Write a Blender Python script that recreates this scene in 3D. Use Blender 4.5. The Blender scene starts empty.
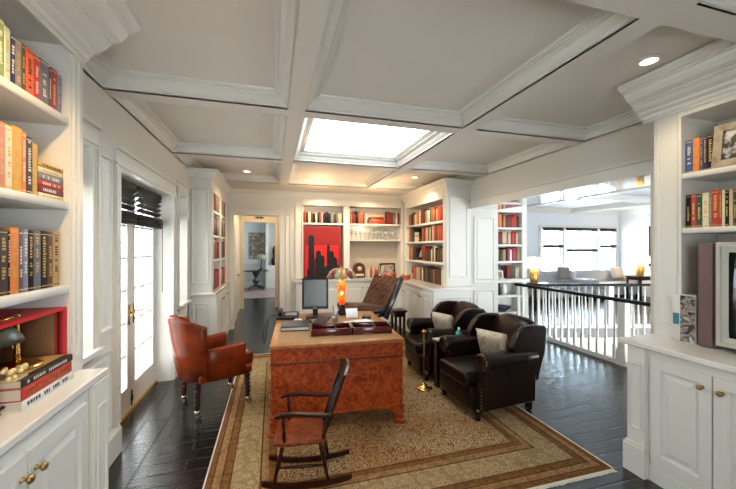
SKYL, WORLD, EXPO, GLOW = 6.0, 17, -.68, 3.0
import bpy, bmesh, math, random
from mathutils import Vector, Matrix
random.seed(7)
R = math.radians
SC = bpy.context.scene
COL = SC.collection
# ------------------------------------------------------------------ materials
MATS = {}
SPEC = {'dark_handrail': .15, 'dark_leather': .28, 'oxblood_leather': .2, 'dark_turned_wood': .25, 'cherry_seat_wood': .3, 'brown_leather': .25, 'black_plastic': .3, 'book_cloth_black': .2, 'wall_paint': .2, 'ceiling_paint': .1}
def new_mat(name):
    m = bpy.data.materials.new(name); m.use_nodes = True
    return m, m.node_tree.nodes, m.node_tree.links, m.node_tree.nodes['Principled BSDF']
def mat(name, col, rough=.5, metal=0, emit=None, estr=0, trans=0, coat=0, noise=0, nscale=20, bump=0, bscale=60):
    if name in MATS: return MATS[name]
    m, N, L, b = new_mat(name)
    b.inputs['Base Color'].default_value = (*col, 1)
    b.inputs['Roughness'].default_value = rough
    b.inputs['Metallic'].default_value = metal
    b.inputs['Transmission Weight'].default_value = trans
    b.inputs['Coat Weight'].default_value = coat
    if emit:
        b.inputs['Emission Color'].default_value = (*emit, 1); b.inputs['Emission Strength'].default_value = estr
    if name in SPEC: b.inputs['Specular IOR Level'].default_value = SPEC[name]
    tc = N.new('ShaderNodeTexCoord')
    if noise:
        n = N.new('ShaderNodeTexNoise'); n.inputs['Scale'].default_value = nscale; n.inputs['Detail'].default_value = 4
        L.new(tc.outputs['Object'], n.inputs['Vector'])
        r = N.new('ShaderNodeValToRGB')
        lo = tuple(max(0, c*(1-noise)) for c in col); hi = tuple(min(1, c*(1+noise)) for c in col)
        r.color_ramp.elements[0].position = .3; r.color_ramp.elements[1].position = .7
        r.color_ramp.elements[0].color = (*lo, 1); r.color_ramp.elements[1].color = (*hi, 1)
        L.new(n.outputs['Fac'], r.inputs['Fac']); L.new(r.outputs['Color'], b.inputs['Base Color'])
    if bump:
        n2 = N.new('ShaderNodeTexNoise'); n2.inputs['Scale'].default_value = bscale
        L.new(tc.outputs['Object'], n2.inputs['Vector'])
        bp = N.new('ShaderNodeBump'); bp.inputs['Strength'].default_value = bump; bp.inputs['Distance'].default_value = .01
        L.new(n2.outputs['Fac'], bp.inputs['Height']); L.new(bp.outputs['Normal'], b.inputs['Normal'])
    MATS[name] = m
    return m
def ramp(N, stops, interp='LINEAR'):
    r = N.new('ShaderNodeValToRGB'); r.color_ramp.interpolation = interp
    e = r.color_ramp.elements
    e[0].position = stops[0][0]; e[0].color = (*stops[0][1], 1)
    e[1].position = stops[1][0]; e[1].color = (*stops[1][1], 1)
    for p, c in stops[2:]:
        k = e.new(p); k.color = (*c, 1)
    return r

WHITE = mat('white_paint', (.66, .655, .60), .38, noise=.02, nscale=3)
WALL = mat('wall_paint', (.64, .63, .57), .5, noise=.02, nscale=2)
CEIL = mat('ceiling_paint', (.70, .665, .595), .6, noise=.02, nscale=2)
TRIM = mat('trim_gloss', (.68, .675, .62), .3)
SHELF = mat('shelf_paint', (.70, .69, .64), .35)
GLOSSW = mat('glossy_soffit_paint', (.62, .61, .58), .06, coat=1)
COUNTER = mat('counter_stone', (.74, .73, .68), .12, noise=.04, nscale=9, coat=.4)
FARWALL = mat('far_wall_paint', (.72, .75, .79), .5)
HALLWALL = mat('pale_blue_wall', (.74, .78, .80), .5)
CREAM = mat('cream_paint', (.78, .72, .60), .45)
BLACK = mat('black_plastic', (.012, .012, .014), .35)
BLACKW = mat('black_lacquer', (.01, .009, .009), .2, coat=.5)
BRASS = mat('brass', (.62, .38, .10), .22, 1)
ABRASS = mat('aged_brass', (.38, .25, .08), .3, 1)
CHROME = mat('chrome', (.7, .7, .72), .15, 1)
def glass_mat():
    m, N, L, b = new_mat('window_glass'); N.remove(b)
    t = N.new('ShaderNodeBsdfTransparent'); g = N.new('ShaderNodeBsdfGlossy'); g.inputs['Roughness'].default_value = .02; x = N.new('ShaderNodeMixShader'); x.inputs[0].default_value = .07
    L.new(t.outputs[0], x.inputs[1]); L.new(g.outputs[0], x.inputs[2]); L.new(x.outputs[0], N['Material Output'].inputs[0]); return m
GLASS = glass_mat()
DARKL = mat('dark_leather', (.011, .0045, .003), .3, noise=.6, nscale=7, bump=.15, bscale=60)
BROWNL = mat('brown_leather', (.10, .035, .015), .35, noise=.6, nscale=14, bump=.2, bscale=60)
REDL = mat('oxblood_leather', (.165, .025, .005), .26, noise=.45, nscale=5, bump=.06, bscale=80)
DWOOD = mat('dark_turned_wood', (.024, .006, .003), .28, noise=.5, nscale=25)
ROCKW = mat('cherry_seat_wood', (.16, .035, .01), .28, noise=.5, nscale=20)
SLATE = mat('blind_fabric', (.012, .012, .011), .6)

def wood_burl():
    m, N, L, b = new_mat('burl_veneer')
    tc = N.new('ShaderNodeTexCoord')
    n = N.new('ShaderNodeTexNoise'); n.inputs['Scale'].default_value = 16; n.inputs['Detail'].default_value = 8; n.inputs['Distortion'].default_value = 1.2
    L.new(tc.outputs['Object'], n.inputs['Vector'])
    r = ramp(N, [(.3, (.20, .026, .005)), (.48, (.33, .05, .008)), (.62, (.42, .08, .012)), (.78, (.30, .045, .008))])
    L.new(n.outputs['Fac'], r.inputs['Fac'])
    v = N.new('ShaderNodeTexNoise'); v.inputs['Scale'].default_value = 45; v.inputs['Detail'].default_value = 3
    L.new(tc.outputs['Object'], v.inputs['Vector'])
    r2 = ramp(N, [(.38, (.45, .4, .35)), (.55, (1, 1, 1))]); L.new(v.outputs['Fac'], r2.inputs['Fac'])
    mx = N.new('ShaderNodeMix'); mx.data_type = 'RGBA'; mx.blend_type = 'MULTIPLY'; mx.inputs[0].default_value = .7
    L.new(r.outputs['Color'], mx.inputs[6]); L.new(r2.outputs['Color'], mx.inputs[7])
    L.new(mx.outputs[2], b.inputs['Base Color'])
    b.inputs['Roughness'].default_value = .35; b.inputs['Specular IOR Level'].default_value = .3
    MATS['burl_veneer'] = m; return m
BURL = wood_burl()
BURLTOP = mat('polished_desk_border', (.34, .13, .035), .35, noise=.3, nscale=20)
LTOP = mat('tan_leather_inset', (.30, .165, .065), .5, noise=.1, nscale=30)
DESKBEAD = mat('dark_bead', (.10, .018, .008), .3)
TRAYW = mat('mahogany_tray', (.085, .008, .008), .22, noise=.3, nscale=12, coat=.5)

def floor_mat(name, rot, bl=1.7, bw=.135):
    m, N, L, b = new_mat(name)
    tc = N.new('ShaderNodeTexCoord'); mp = N.new('ShaderNodeMapping'); mp.inputs['Rotation'].default_value = (0, 0, rot)
    L.new(tc.outputs['Object'], mp.inputs['Vector'])
    br = N.new('ShaderNodeTexBrick'); br.inputs['Scale'].default_value = 1
    br.inputs['Brick Width'].default_value = bl; br.inputs['Row Height'].default_value = bw
    br.inputs['Mortar Size'].default_value = .009; br.inputs['Mortar Smooth'].default_value = .6
    br.offset = .37; br.inputs['Color1'].default_value = (.006, .006, .0055, 1); br.inputs['Color2'].default_value = (.014, .013, .011, 1)
    br.inputs['Mortar'].default_value = (.001, .001, .001, 1); br.inputs['Bias'].default_value = 0
    L.new(mp.outputs['Vector'], br.inputs['Vector'])
    n = N.new('ShaderNodeTexNoise'); n.inputs['Scale'].default_value = 5; n.inputs['Detail'].default_value = 6
    mp2 = N.new('ShaderNodeMapping'); mp2.inputs['Rotation'].default_value = (0, 0, rot); mp2.inputs['Scale'].default_value = (1, 9, 1)
    L.new(tc.outputs['Object'], mp2.inputs['Vector']); L.new(mp2.outputs['Vector'], n.inputs['Vector'])
    mx = N.new('ShaderNodeMix'); mx.data_type = 'RGBA'; mx.blend_type = 'MULTIPLY'; mx.inputs[0].default_value = .7
    r = ramp(N, [(.3, (.45, .45, .45)), (.7, (1.2, 1.2, 1.2))]); L.new(n.outputs['Fac'], r.inputs['Fac'])
    L.new(br.outputs['Color'], mx.inputs[6]); L.new(r.outputs['Color'], mx.inputs[7]); L.new(mx.outputs[2], b.inputs['Base Color'])
    rr = N.new('ShaderNodeMapRange'); rr.inputs['To Min'].default_value = .10; rr.inputs['To Max'].default_value = .30
    L.new(n.outputs['Fac'], rr.inputs['Value']); L.new(rr.outputs['Result'], b.inputs['Roughness'])
    sub = N.new('ShaderNodeMath'); sub.operation = 'MULTIPLY_ADD'; sub.inputs[1].default_value = -1.0
    L.new(br.outputs['Fac'], sub.inputs[0])
    ml = N.new('ShaderNodeMath'); ml.operation = 'MULTIPLY'; ml.inputs[1].default_value = .45; L.new(n.outputs['Fac'], ml.inputs[0])
    L.new(ml.outputs[0], sub.inputs[2])
    bp = N.new('ShaderNodeBump'); bp.inputs['Strength'].default_value = 1; bp.inputs['Distance'].default_value = .006
    L.new(sub.outputs[0], bp.inputs['Height']); L.new(bp.outputs['Normal'], b.inputs['Normal'])
    b.inputs['Specular IOR Level'].default_value = .6
    MATS[name] = m; return m
FLOOR = floor_mat('dark_plank_floor', 0)
FLOORY = floor_mat('dark_border_planks', R(90), 2.6, .19)

def rug_mat(hx, hy, name='persian_rug'):
    m, N, L, b = new_mat(name)
    tc = N.new('ShaderNodeTexCoord'); sp = N.new('ShaderNodeSeparateXYZ'); L.new(tc.outputs['Object'], sp.inputs[0])
    def mth(op, a, c=None, v=None):
        n = N.new('ShaderNodeMath'); n.operation = op; L.new(a, n.inputs[0])
        if c is not None: L.new(c, n.inputs[1])
        if v is not None: n.inputs[1].default_value = v
        return n.outputs[0]
    ax = mth('ABSOLUTE', sp.outputs[0]); ay = mth('ABSOLUTE', sp.outputs[1])
    def rs(a, h):
        n = N.new('ShaderNodeMath'); n.operation = 'SUBTRACT'; n.inputs[0].default_value = h; L.new(a, n.inputs[1]); return n.outputs[0]
    d = mth('MINIMUM', rs(ax, hx), rs(ay, hy))
    # field
    v = N.new('ShaderNodeTexVoronoi'); v.inputs['Scale'].default_value = 38; v.inputs['Randomness'].default_value = .85; L.new(tc.outputs['Object'], v.inputs['Vector'])
    fr = ramp(N, [(.0, (.05, .022, .012)), (.2, (.12, .045, .018)), (.3, (.20, .12, .05)), (.40, (.38, .29, .155)), (.52, (.36, .27, .15)), (.62, (.16, .085, .04))])
    L.new(v.outputs['Distance'], fr.inputs['Fac'])
    n1 = N.new('ShaderNodeTexNoise'); n1.inputs['Scale'].default_value = 2.2; n1.inputs['Detail'].default_value = 5; L.new(tc.outputs['Object'], n1.inputs['Vector'])
    nr = ramp(N, [(.38, (.95, .74, .58)), (.62, (1.1, 1.1, 1.08))]); L.new(n1.outputs['Fac'], nr.inputs['Fac'])
    f2 = N.new('ShaderNodeMix'); f2.data_type = 'RGBA'; f2.blend_type = 'MULTIPLY'; f2.inputs[0].default_value = 1
    L.new(fr.outputs['Color'], f2.inputs[6]); L.new(nr.outputs['Color'], f2.inputs[7])
    # border bands (stops in metres / .6)
    dm = mth('DIVIDE', d, v=.6)
    A = (.31, .19, .085); Bq = (.19, .095, .034); C = (.36, .28, .155); D = (.09, .045, .02)
    br_ = ramp(N, [(0, Bq), (.07, D), (.085, A), (.17, D), (.185, Bq), (.27, D), (.285, C), (.60, D), (.62, A), (.70, Bq), (.78, D), (.80, A)], 'CONSTANT')
    L.new(dm, br_.inputs['Fac'])
    v2 = N.new('ShaderNodeTexVoronoi'); v2.inputs['Scale'].default_value = 13; v2.inputs['Randomness'].default_value = .6; L.new(tc.outputs['Object'], v2.inputs['Vector'])
    b2r = ramp(N, [(0, (.85, .5, .3)), (.1, (.45, .28, .18)), (.16, (.95, .9, .82)), (.34, (.62, .45, .33)), (.42, (.98, .96, .92)), (.6, (.6, .5, .38))]); L.new(v2.outputs['Distance'], b2r.inputs['Fac'])
    v3 = N.new('ShaderNodeTexVoronoi'); v3.inputs['Scale'].default_value = 42; L.new(tc.outputs['Object'], v3.inputs['Vector'])
    b3r = ramp(N, [(.1, (.5, .4, .3)), (.4, (1.05, 1.05, 1.05))]); L.new(v3.outputs['Distance'], b3r.inputs['Fac'])
    bm = N.new('ShaderNodeMix'); bm.data_type = 'RGBA'; bm.blend_type = 'MULTIPLY'; bm.inputs[0].default_value = .8
    L.new(br_.outputs['Color'], bm.inputs[6]); L.new(b2r.outputs['Color'], bm.inputs[7])
    bm2 = N.new('ShaderNodeMix'); bm2.data_type = 'RGBA'; bm2.blend_type = 'MULTIPLY'; bm2.inputs[0].default_value = .7
    L.new(bm.outputs[2], bm2.inputs[6]); L.new(b3r.outputs['Color'], bm2.inputs[7])
    gt = mth('GREATER_THAN', d, v=.50)
    fin = N.new('ShaderNodeMix'); fin.data_type = 'RGBA'; L.new(gt, fin.inputs[0]); L.new(bm2.outputs[2], fin.inputs[6]); L.new(f2.outputs[2], fin.inputs[7])
    L.new(fin.outputs[2], b.inputs['Base Color']); b.inputs['Roughness'].default_value = .95; b.inputs['Specular IOR Level'].default_value = .1
    nb = N.new('ShaderNodeTexNoise'); nb.inputs['Scale'].default_value = 180; L.new(tc.outputs['Object'], nb.inputs['Vector'])
    bp = N.new('ShaderNodeBump'); bp.inputs['Strength'].default_value = .6; bp.inputs['Distance'].default_value = .006
    L.new(nb.outputs['Fac'], bp.inputs['Height']); L.new(bp.outputs['Normal'], b.inputs['Normal'])
    return m

# ------------------------------------------------------------------ mesh builder
class MB:
    def __init__(s): s.bm = bmesh.new(); s.mats = []; s.mi = 0; s.M = Matrix()
    def use(s, m):
        if m not in s.mats: s.mats.append(m)
        s.mi = s.mats.index(m); return s
    def v(s, p): return s.bm.verts.new(s.M @ Vector(p))
    def f(s, vs, smooth=False):
        try: fc = s.bm.faces.new(vs)
        except ValueError: return None
        fc.material_index = s.mi; fc.smooth = smooth; return fc
    def box(s, x0, x1, y0, y1, z0, z1, bev=0, seg=2):
        vs = [s.v(p) for p in ((x0,y0,z0),(x1,y0,z0),(x1,y1,z0),(x0,y1,z0),(x0,y0,z1),(x1,y0,z1),(x1,y1,z1),(x0,y1,z1))]
        fs = [s.f([vs[i] for i in q], bev > 0) for q in ((3,2,1,0),(4,5,6,7),(0,1,5,4),(1,2,6,5),(2,3,7,6),(3,0,4,7))]
        if bev:
            es = set(e for f in fs if f for e in f.edges)
            r = bmesh.ops.bevel(s.bm, geom=list(es), offset=bev, segments=seg, affect='EDGES', profile=.6, clamp_overlap=True)
            for f in r['faces']: f.smooth = True; f.material_index = s.mi
        return s
    def prism(s, pts, axis, a0, a1, bev=0, seg=2):
        # pts 2d; axis 'x': (y,z), 'y': (x,z), 'z': (x,y)
        def P(p, a):
            return (a, p[0], p[1]) if axis == 'x' else (p[0], a, p[1]) if axis == 'y' else (p[0], p[1], a)
        A = [s.v(P(p, a0)) for p in pts]; B = [s.v(P(p, a1)) for p in pts]; n = len(pts)
        fs = [s.f(A[::-1]), s.f(B)]
        for i in range(n): fs.append(s.f([A[i], A[(i+1) % n], B[(i+1) % n], B[i]]))
        if bev:
            es = set(e for f in fs[:2] if f for e in f.edges)
            r = bmesh.ops.bevel(s.bm, geom=list(es), offset=bev, segments=seg, affect='EDGES', profile=.6, clamp_overlap=True)
            for f in r['faces']: f.smooth = True; f.material_index = s.mi
        return s
    def lathe(s, prof, c=(0, 0, 0), seg=16, axis='z', smooth=True):
        # prof: (r, h) list
        rings = []
        for r, h in prof:
            ring = []
            if r < 1e-5:
                p = (0, 0, h); ring = [p]
            else:
                for k in range(seg):
                    a = 2*math.pi*k/seg; ring.append((r*math.cos(a), r*math.sin(a), h))
            q = []
            for p in ring:
                if axis == 'x': p = (p[2], p[0], p[1])
                elif axis == 'y': p = (p[0], p[2], p[1])
                q.append(s.v((p[0]+c[0], p[1]+c[1], p[2]+c[2])))
            rings.append(q)
        for a, b in zip(rings, rings[1:]):
            if len(a) == 1 and len(b) == 1: continue
            for k in range(seg):
                k2 = (k+1) % seg
                if len(a) == 1: s.f([a[0], b[k2], b[k]], smooth)
                elif len(b) == 1: s.f([a[k], a[k2], b[0]], smooth)
                else: s.f([a[k], a[k2], b[k2], b[k]], smooth)
        (ra, ha), (rb, hb) = prof[0], prof[-1]
        if len(prof) >= 4 and ra > 0 and rb > 0 and abs(ra-rb) < .03 and abs(ha-hb) < .02:
            for k in range(seg): s.f([rings[-1][k], rings[-1][(k+1) % seg], rings[0][(k+1) % seg], rings[0][k]], smooth)
            return s
        if len(rings[0]) > 1: s.f(rings[0][::-1])
        if len(rings[-1]) > 1: s.f(rings[-1])
        return s
    def tube(s, pts, rad, seg=8, closed=False):
        pts = [Vector(p) for p in pts]; n = len(pts)
        rs = rad if isinstance(rad, (list, tuple)) else [rad]*n
        rings = []; up = Vector((0, 0, 1))
        for i, p in enumerate(pts):
            if closed: t = pts[(i+1) % n]-pts[i-1]
            else: t = pts[min(i+1, n-1)]-pts[max(i-1, 0)]
            t.normalize()
            u = up if abs(t.dot(up)) < .95 else Vector((1, 0, 0))
            a = t.cross(u).normalized(); b = a.cross(t).normalized()
            rings.append([s.v(p+(a*math.cos(2*math.pi*k/seg)+b*math.sin(2*math.pi*k/seg))*rs[i]) for k in range(seg)])
        m = n if closed else n-1
        for i in range(m):
            A, B = rings[i], rings[(i+1) % n]
            for k in range(seg): s.f([A[k], A[(k+1) % seg], B[(k+1) % seg], B[k]], True)
        if not closed: s.f(rings[0][::-1]); s.f(rings[-1])
        return s
    def turned(s, p0, p1, prof, seg=10):
        # prof: list of (t, r) along p0->p1
        p0 = Vector(p0); p1 = Vector(p1)
        return s.tube([p0.lerp(p1, t) for t, r in prof], [r for t, r in prof], seg)
    def rings(s, u0, u1, v0, v1, prof, fn, cap=True, capstart=False):
        # nested rectangles (inset, depth): panels, frames, mouldings
        RR = []
        for o, d in prof:
            RR.append([s.v(fn(*q, d)) for q in ((u0+o, v0+o), (u1-o, v0+o), (u1-o, v1-o), (u0+o, v1-o))])
        for A, B in zip(RR, RR[1:]):
            for k in range(4): s.f([A[k], A[(k+1) % 4], B[(k+1) % 4], B[k]])
        if cap: s.f(RR[-1])
        if capstart: s.f(RR[0][::-1])
        return s
    def sphere(s, c, r, seg=12, rg=8, sc=(1, 1, 1)):
        vs = []
        for i in range(rg+1):
            t = math.pi*i/rg
            if i in (0, rg): vs.append([s.v((c[0], c[1], c[2]+r*sc[2]*math.cos(t)))])
            else: vs.append([s.v((c[0]+r*sc[0]*math.sin(t)*math.cos(2*math.pi*k/seg), c[1]+r*sc[1]*math.sin(t)*math.sin(2*math.pi*k/seg), c[2]+r*sc[2]*math.cos(t))) for k in range(seg)])
        for a, b in zip(vs, vs[1:]):
            for k in range(seg):
                k2 = (k+1) % seg
                if len(a) == 1: s.f([a[0], b[k], b[k2]], True)
                elif len(b) == 1: s.f([a[k], b[0], a[k2]], True)
                else: s.f([a[k], b[k], b[k2], a[k2]], True)
        return s
    def pillow(s, w, h, t, n=12, crown=.5):
        # lies in xz plane centred at origin, thickness along y
        G = {}
        for sd in (1, -1):
            for i in range(n+1):
                for j in range(n+1):
                    a = i/n*2-1; c = j/n*2-1
                    if sd == -1 and (i in (0, n) or j in (0, n)): G[(sd, i, j)] = G[(1, i, j)]; continue
                    th = t/2*(max(0, (1-a**4))*max(0, (1-c**4)))**crown
                    pin = 1-.06*(1-abs(a*c))*(max(abs(a), abs(c)))**3
                    G[(sd, i, j)] = s.v((a*w/2*pin, sd*th, c*h/2*pin))
            for i in range(n):
                for j in range(n):
                    q = [G[(sd, i, j)], G[(sd, i+1, j)], G[(sd, i+1, j+1)], G[(sd, i, j+1)]]
                    s.f(q if sd == -1 else q[::-1], True)
        return s
def xf(loc=(0, 0, 0), rz=0, rx=0, ry=0):
    return Matrix.Translation(loc) @ Matrix.Rotation(rz, 4, 'Z') @ Matrix.Rotation(ry, 4, 'Y') @ Matrix.Rotation(rx, 4, 'X')

def obj(name, mb, material=None, parent=None, loc=None, rz=0):
    if material is not None and not mb.mats: mb.mats = [material]
    bmesh.ops.recalc_face_normals(mb.bm, faces=mb.bm.faces[:])
    me = bpy.data.meshes.new(name); mb.bm.to_mesh(me); mb.bm.free()
    for m in mb.mats: me.materials.append(m)
    o = bpy.data.objects.new(name, me); COL.objects.link(o)
    if parent: o.parent = parent
    if loc is not None: o.location = loc
    if rz: o.rotation_euler = (0, 0, rz)
    return o
LABELS = {}
def tag(o, label, cat, group=None, kind=None):
    if len(label.split()) > 16: print('LONG LABEL', label)
    if label in LABELS and not group: print('DUP LABEL', label)
    LABELS[label] = 1
    o['label'] = label; o['category'] = cat
    if group: o['group'] = group
    if kind: o['kind'] = kind
    return o
def thing(name, label, cat, loc=(0, 0, 0), rz=0, group=None):
    o = bpy.data.objects.new(name, None); COL.objects.link(o); o.empty_display_size = .1
    o.location = loc; o.rotation_euler = (0, 0, rz)
    return tag(o, label, cat, group)
def struct(name, mb, material=None, parent=None):
    o = obj(name, mb, material, parent)
    if not parent: o['kind'] = 'structure'
    return o
def structE(name, loc=(0, 0, 0), rz=0):
    o = bpy.data.objects.new(name, None); COL.objects.link(o); o['kind'] = 'structure'; o.location = loc; o.rotation_euler = (0, 0, rz); return o
ORD = ['first', 'second', 'third', 'fourth', 'fifth', 'sixth', 'seventh', 'eighth', 'ninth', 'tenth', 'eleventh', 'twelfth', 'thirteenth', 'fourteenth', 'fifteenth', 'sixteenth', 'seventeenth', 'eighteenth', 'nineteenth', 'twentieth', 'twenty-first', 'twenty-second', 'twenty-third', 'twenty-fourth', 'twenty-fifth', 'twenty-sixth', 'twenty-seventh', 'twenty-eighth', 'twenty-ninth', 'thirtieth']
# ------------------------------------------------------------------ room constants (metres)
XL, XR, YB = -1.19, 3.28, 7.1
ZS, ZC = 2.77, 2.885
YN = -1.4
def offs(pts, o):
    out = []
    n = len(pts)
    for i, p in enumerate(pts):
        p = Vector(p); ns = []
        if i > 0: d = (p-Vector(pts[i-1])).normalized(); ns.append(Vector((-d.y, d.x)))
        if i < n-1: d = (Vector(pts[i+1])-p).normalized(); ns.append(Vector((-d.y, d.x)))
        if len(ns) == 1: out.append(p+ns[0]*o)
        else:
            b = (ns[0]+ns[1]); b /= max(.2, b.length_squared/2)
            out.append(p+b*o)
    return out
def path_mould(mb, pts, prof):
    # prof (offset to the left of the path, z); closed strip with end caps
    L_ = [[mb.v((q.x, q.y, z)) for q in offs(pts, o)] for o, z in prof]
    m = len(prof)
    for a in range(m):
        A, B = L_[a], L_[(a+1) % m]
        for k in range(len(pts)-1): mb.f([A[k], A[k+1], B[k+1], B[k]])
    mb.f([r[0] for r in L_]); mb.f([r[-1] for r in L_][::-1])
    return mb
# ---- floor
mb = MB()
for poly in ([(-1.6, YN), (4.72, YN), (4.72, 7.1), (-1.6, 7.1)],
             [(4.72, 5.65), (8.6, 4.58), (8.6, YN), (12, YN), (12, 9.1), (4.72, 9.1)],
             [(-1.6, 7.1), (1.2, 7.1), (1.2, 14.2), (-1.6, 14.2)]):
    mb.prism(poly, 'z', -.2, 0)
floor = struct('floor', mb, FLOOR)
mb = MB(); mb.box(XL, -.86, 1.9, YB, 0, .001); obj('border_plank', mb, FLOORY, floor)
# stairwell below
mb = MB(); mb.box(4.62, 9, 1, 6, -1.9, -1.8); struct('floor_stairwell', mb, FLOOR)
mb = MB(); mb.prism([(4.72, 5.65), (8.6, 4.58), (8.6, 4.62), (4.72, 5.69)], 'z', -1.8, -.2)
mb.box(4.68, 4.72, YN, 5.65, -1.8, -.2)
struct('wall_stairwell', mb, WHITE)

# ---- left wall with two windows and the french doors
def wall_x(mb, x0, x1, y0, y1, z1, holes):
    # holes: (ya, yb, za, zb)
    ys = y0
    for ya, yb, za, zb in sorted(holes):
        mb.box(x0, x1, ys, ya, 0, z1)
        if za > 0: mb.box(x0, x1, ya, yb, 0, za)
        if zb < z1: mb.box(x0, x1, ya, yb, zb, z1)
        ys = yb
    mb.box(x0, x1, ys, y1, 0, z1)
W1 = (2.24, 2.68, .93, 2.3); D1 = (3.12, 4.58, 0, 2.25); W2 = (4.86, 5.26, .87, 2.32)
mb = MB(); wall_x(mb, -1.46, XL, 2.17, YB, 2.9, [W1, D1, W2]); mb.box(-1.46, -1.36, YN, 2.17, 0, 2.9)
wall_left = struct('wall_left', mb, WALL)
# casings, panels and chair rail
mb = MB()
def casing(mb, x, d, a, b, z0, z1, w=.1, sill=False):
    for (p, q) in ((a-w, a), (b, b+w)):
        mb.box(x, x+d*.022, p, q, z0, z1+.0)
        mb.box(x, x+d*.034, p+(-.002 if p < a else w-.02), p+(.02 if p < a else w+.002), z0-.002, z1)
        mb.box(x, x+d*.028, p+w*.42, p+w*.5, z0+.1, z1)
    mb.box(x, x+d*.024, a-w, b+w, z1, z1+.14)
    mb.box(x, x+d*.045, a-w-.01, b+w+.01, z1+.14, z1+.165)
    mb.box(x, x+d*.034, a-w, b+w, z1+.02, z1+.035)
    if sill: mb.box(x-.0, x+d*.06, a-w-.01, b+w+.01, z0-.035, z0)
casing(mb, XL, 1, 2.24, 2.68, .93, 2.3, .07, True)
casing(mb, XL, 1, D1[0], D1[1], 0.23, D1[3])
casing(mb, XL, 1, W2[0], W2[1], W2[2], W2[3], .08, True)
struct('trim_1', mb, TRIM)
mb = MB()
fx = lambda u, v, d: (XL+d, u, v)
PAN = [(0, 0), (0, .016), (.018, .016), (.03, .004), (.05, .004), (.065, .012)]
for (a, b, z0, z1) in ((2.2, 2.98, .27, .86), (4.79, 5.3, .27, .8), (2.79, 2.99, 1.0, 2.3)):
    mb.rings(a, b, z0, z1, PAN, fx)
struct('trim_2', mb, TRIM)
BASEP = [(0, 0), (.03, 0), (.03, .19), (.022, .2), (.012, .225), (0, .23)]
mb = MB(); path_mould(mb, [(XL, 3.11), (XL, 2.19)], BASEP); path_mould(mb, [(XL, 5.43), (XL, 4.59)], BASEP)
struct('baseboard_left', mb, TRIM)

# ---- right wall (0.57 m thick opening to the landing)
HZ = 2.285
mb = MB()
mb.box(XR, 3.85, YN, 2.2, 0, 2.9); mb.box(XR, 3.85, 5.1, YB+.2, 0, 2.9); mb.box(XR, 3.85, 2.2, 5.1, HZ+.004, 2.9)
wall_right = struct('wall_right', mb, WALL)
mb = MB(); mb.box(XR, 3.85, 2.2, 5.1, HZ, HZ+.004); obj('header_soffit', mb, GLOSSW, wall_right)
mb = MB()
fy = lambda Y: (lambda u, v, d: (u, Y-d, v))
for z0, z1 in ((.27, .88), (1.0, 2.15)):
    mb.rings(3.36, 3.77, z0, z1, PAN, fy(5.1))
mb.box(XR-.022, XR-.001, 5.1, 5.2, 0.23, HZ); mb.box(XR-.022, XR-.001, 2.1, 2.2, 0.23, HZ); mb.box(XR-.022, XR-.001, 2.1, 5.2, HZ+.001, HZ+.12)
mb.box(XR-.04, XR-.001, 2.1, 5.2, HZ+.121, HZ+.145)
struct('trim_3', mb, TRIM)
mb = MB(); path_mould(mb, [(XR, 5.12), (XR, 5.1), (3.85, 5.1)], [(-o, z) for o, z in BASEP]); struct('baseboard_right', mb, TRIM)

# ---- back wall with doorway, hall, far door and room beyond
DX0, DX1, DZ = -.745, .13, 2.265
mb = MB()
def wall_y(mb, y0, y1, x0, x1, z1, holes):
    xs = x0
    for xa, xb, za, zb in sorted(holes):
        mb.box(xs, xa, y0, y1, 0, z1)
        if za > 0: mb.box(xa, xb, y0, y1, 0, za)
        if zb < z1: mb.box(xa, xb, y0, y1, zb, z1)
        xs = xb
    mb.box(xs, x1, y0, y1, 0, z1)
wall_y(mb, YB, YB+.15, -1.46, .42, 2.9, [(DX0, DX1, 0, DZ)])
mb.box(.42, 3.28, YB+.32, YB+.42, 0, 2.9); mb.box(.42, 3.28, YB, YB+.32, 2.52, 2.9); mb.box(.42, .6, YB, YB+.32, .0, 2.52); mb.box(2.8, 3.28, YB, YB+.32, 0, 2.52)
wall_back = struct('wall_back', mb, WALL)
mb = MB()
for a, b in ((DX0-.07, DX0), (DX1, DX1+.09)): mb.box(a, b, YB-.022, YB, .2, DZ); mb.box(a+.02, a+.03, YB-.03, YB, .2, DZ)
mb.box(DX0-.07, DX1+.09, YB-.022, YB, DZ, DZ+.1); mb.box(DX0-.07, DX1+.1, YB-.04, YB, DZ+.1, DZ+.125)
mb.rings(.25, .36, .3, 2.3, PAN[:4], fy(YB))
struct('trim_4', mb, TRIM)
mb = MB()
mb.box(-.9, -.83, YB+.15, 9.4, 0, 2.5); mb.box(.15, .22, YB+.15, 9.4, 0, 2.5)
struct('wall_hall', mb, CREAM)
mb = MB(); mb.box(-.9, .22, YB+.15, 9.4, 2.5, 2.56); struct('ceiling_hall', mb, CREAM)
mb = MB(); wall_y(mb, 9.4, 9.55, -1.6, 1.2, 2.7, [(-.78, .09, 0, 2.28)]); struct('wall_hall_end', mb, CREAM)
mb = MB()
for a, b in ((-.83, -.74), (.05, .14)): mb.box(a, b, 9.37, 9.4, 0, 2.28)
mb.box(-.83, .14, 9.37, 9.4, 2.28, 2.38); struct('trim_5', mb, CREAM)
mb = MB(); mb.box(-1.66, -1.6, 9.55, 14.2, 0, 2.7); mb.box(1.2, 1.26, 9.55, 14.2, 0, 2.7); mb.box(-1.66, 1.26, 14.1, 14.2, 0, 2.7)
wall_foyer = struct('wall_foyer', mb, HALLWALL)
mb = MB(); mb.box(-1.66, 1.26, 9.55, 14.2, 2.7, 2.76); struct('ceiling_foyer', mb, CEIL)
mb = MB(); mb.box(-1.6, .0, 14.07, 14.1, 0, .14); mb.box(-1.6, .0, 14.06, 14.1, .9, .96)
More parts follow.
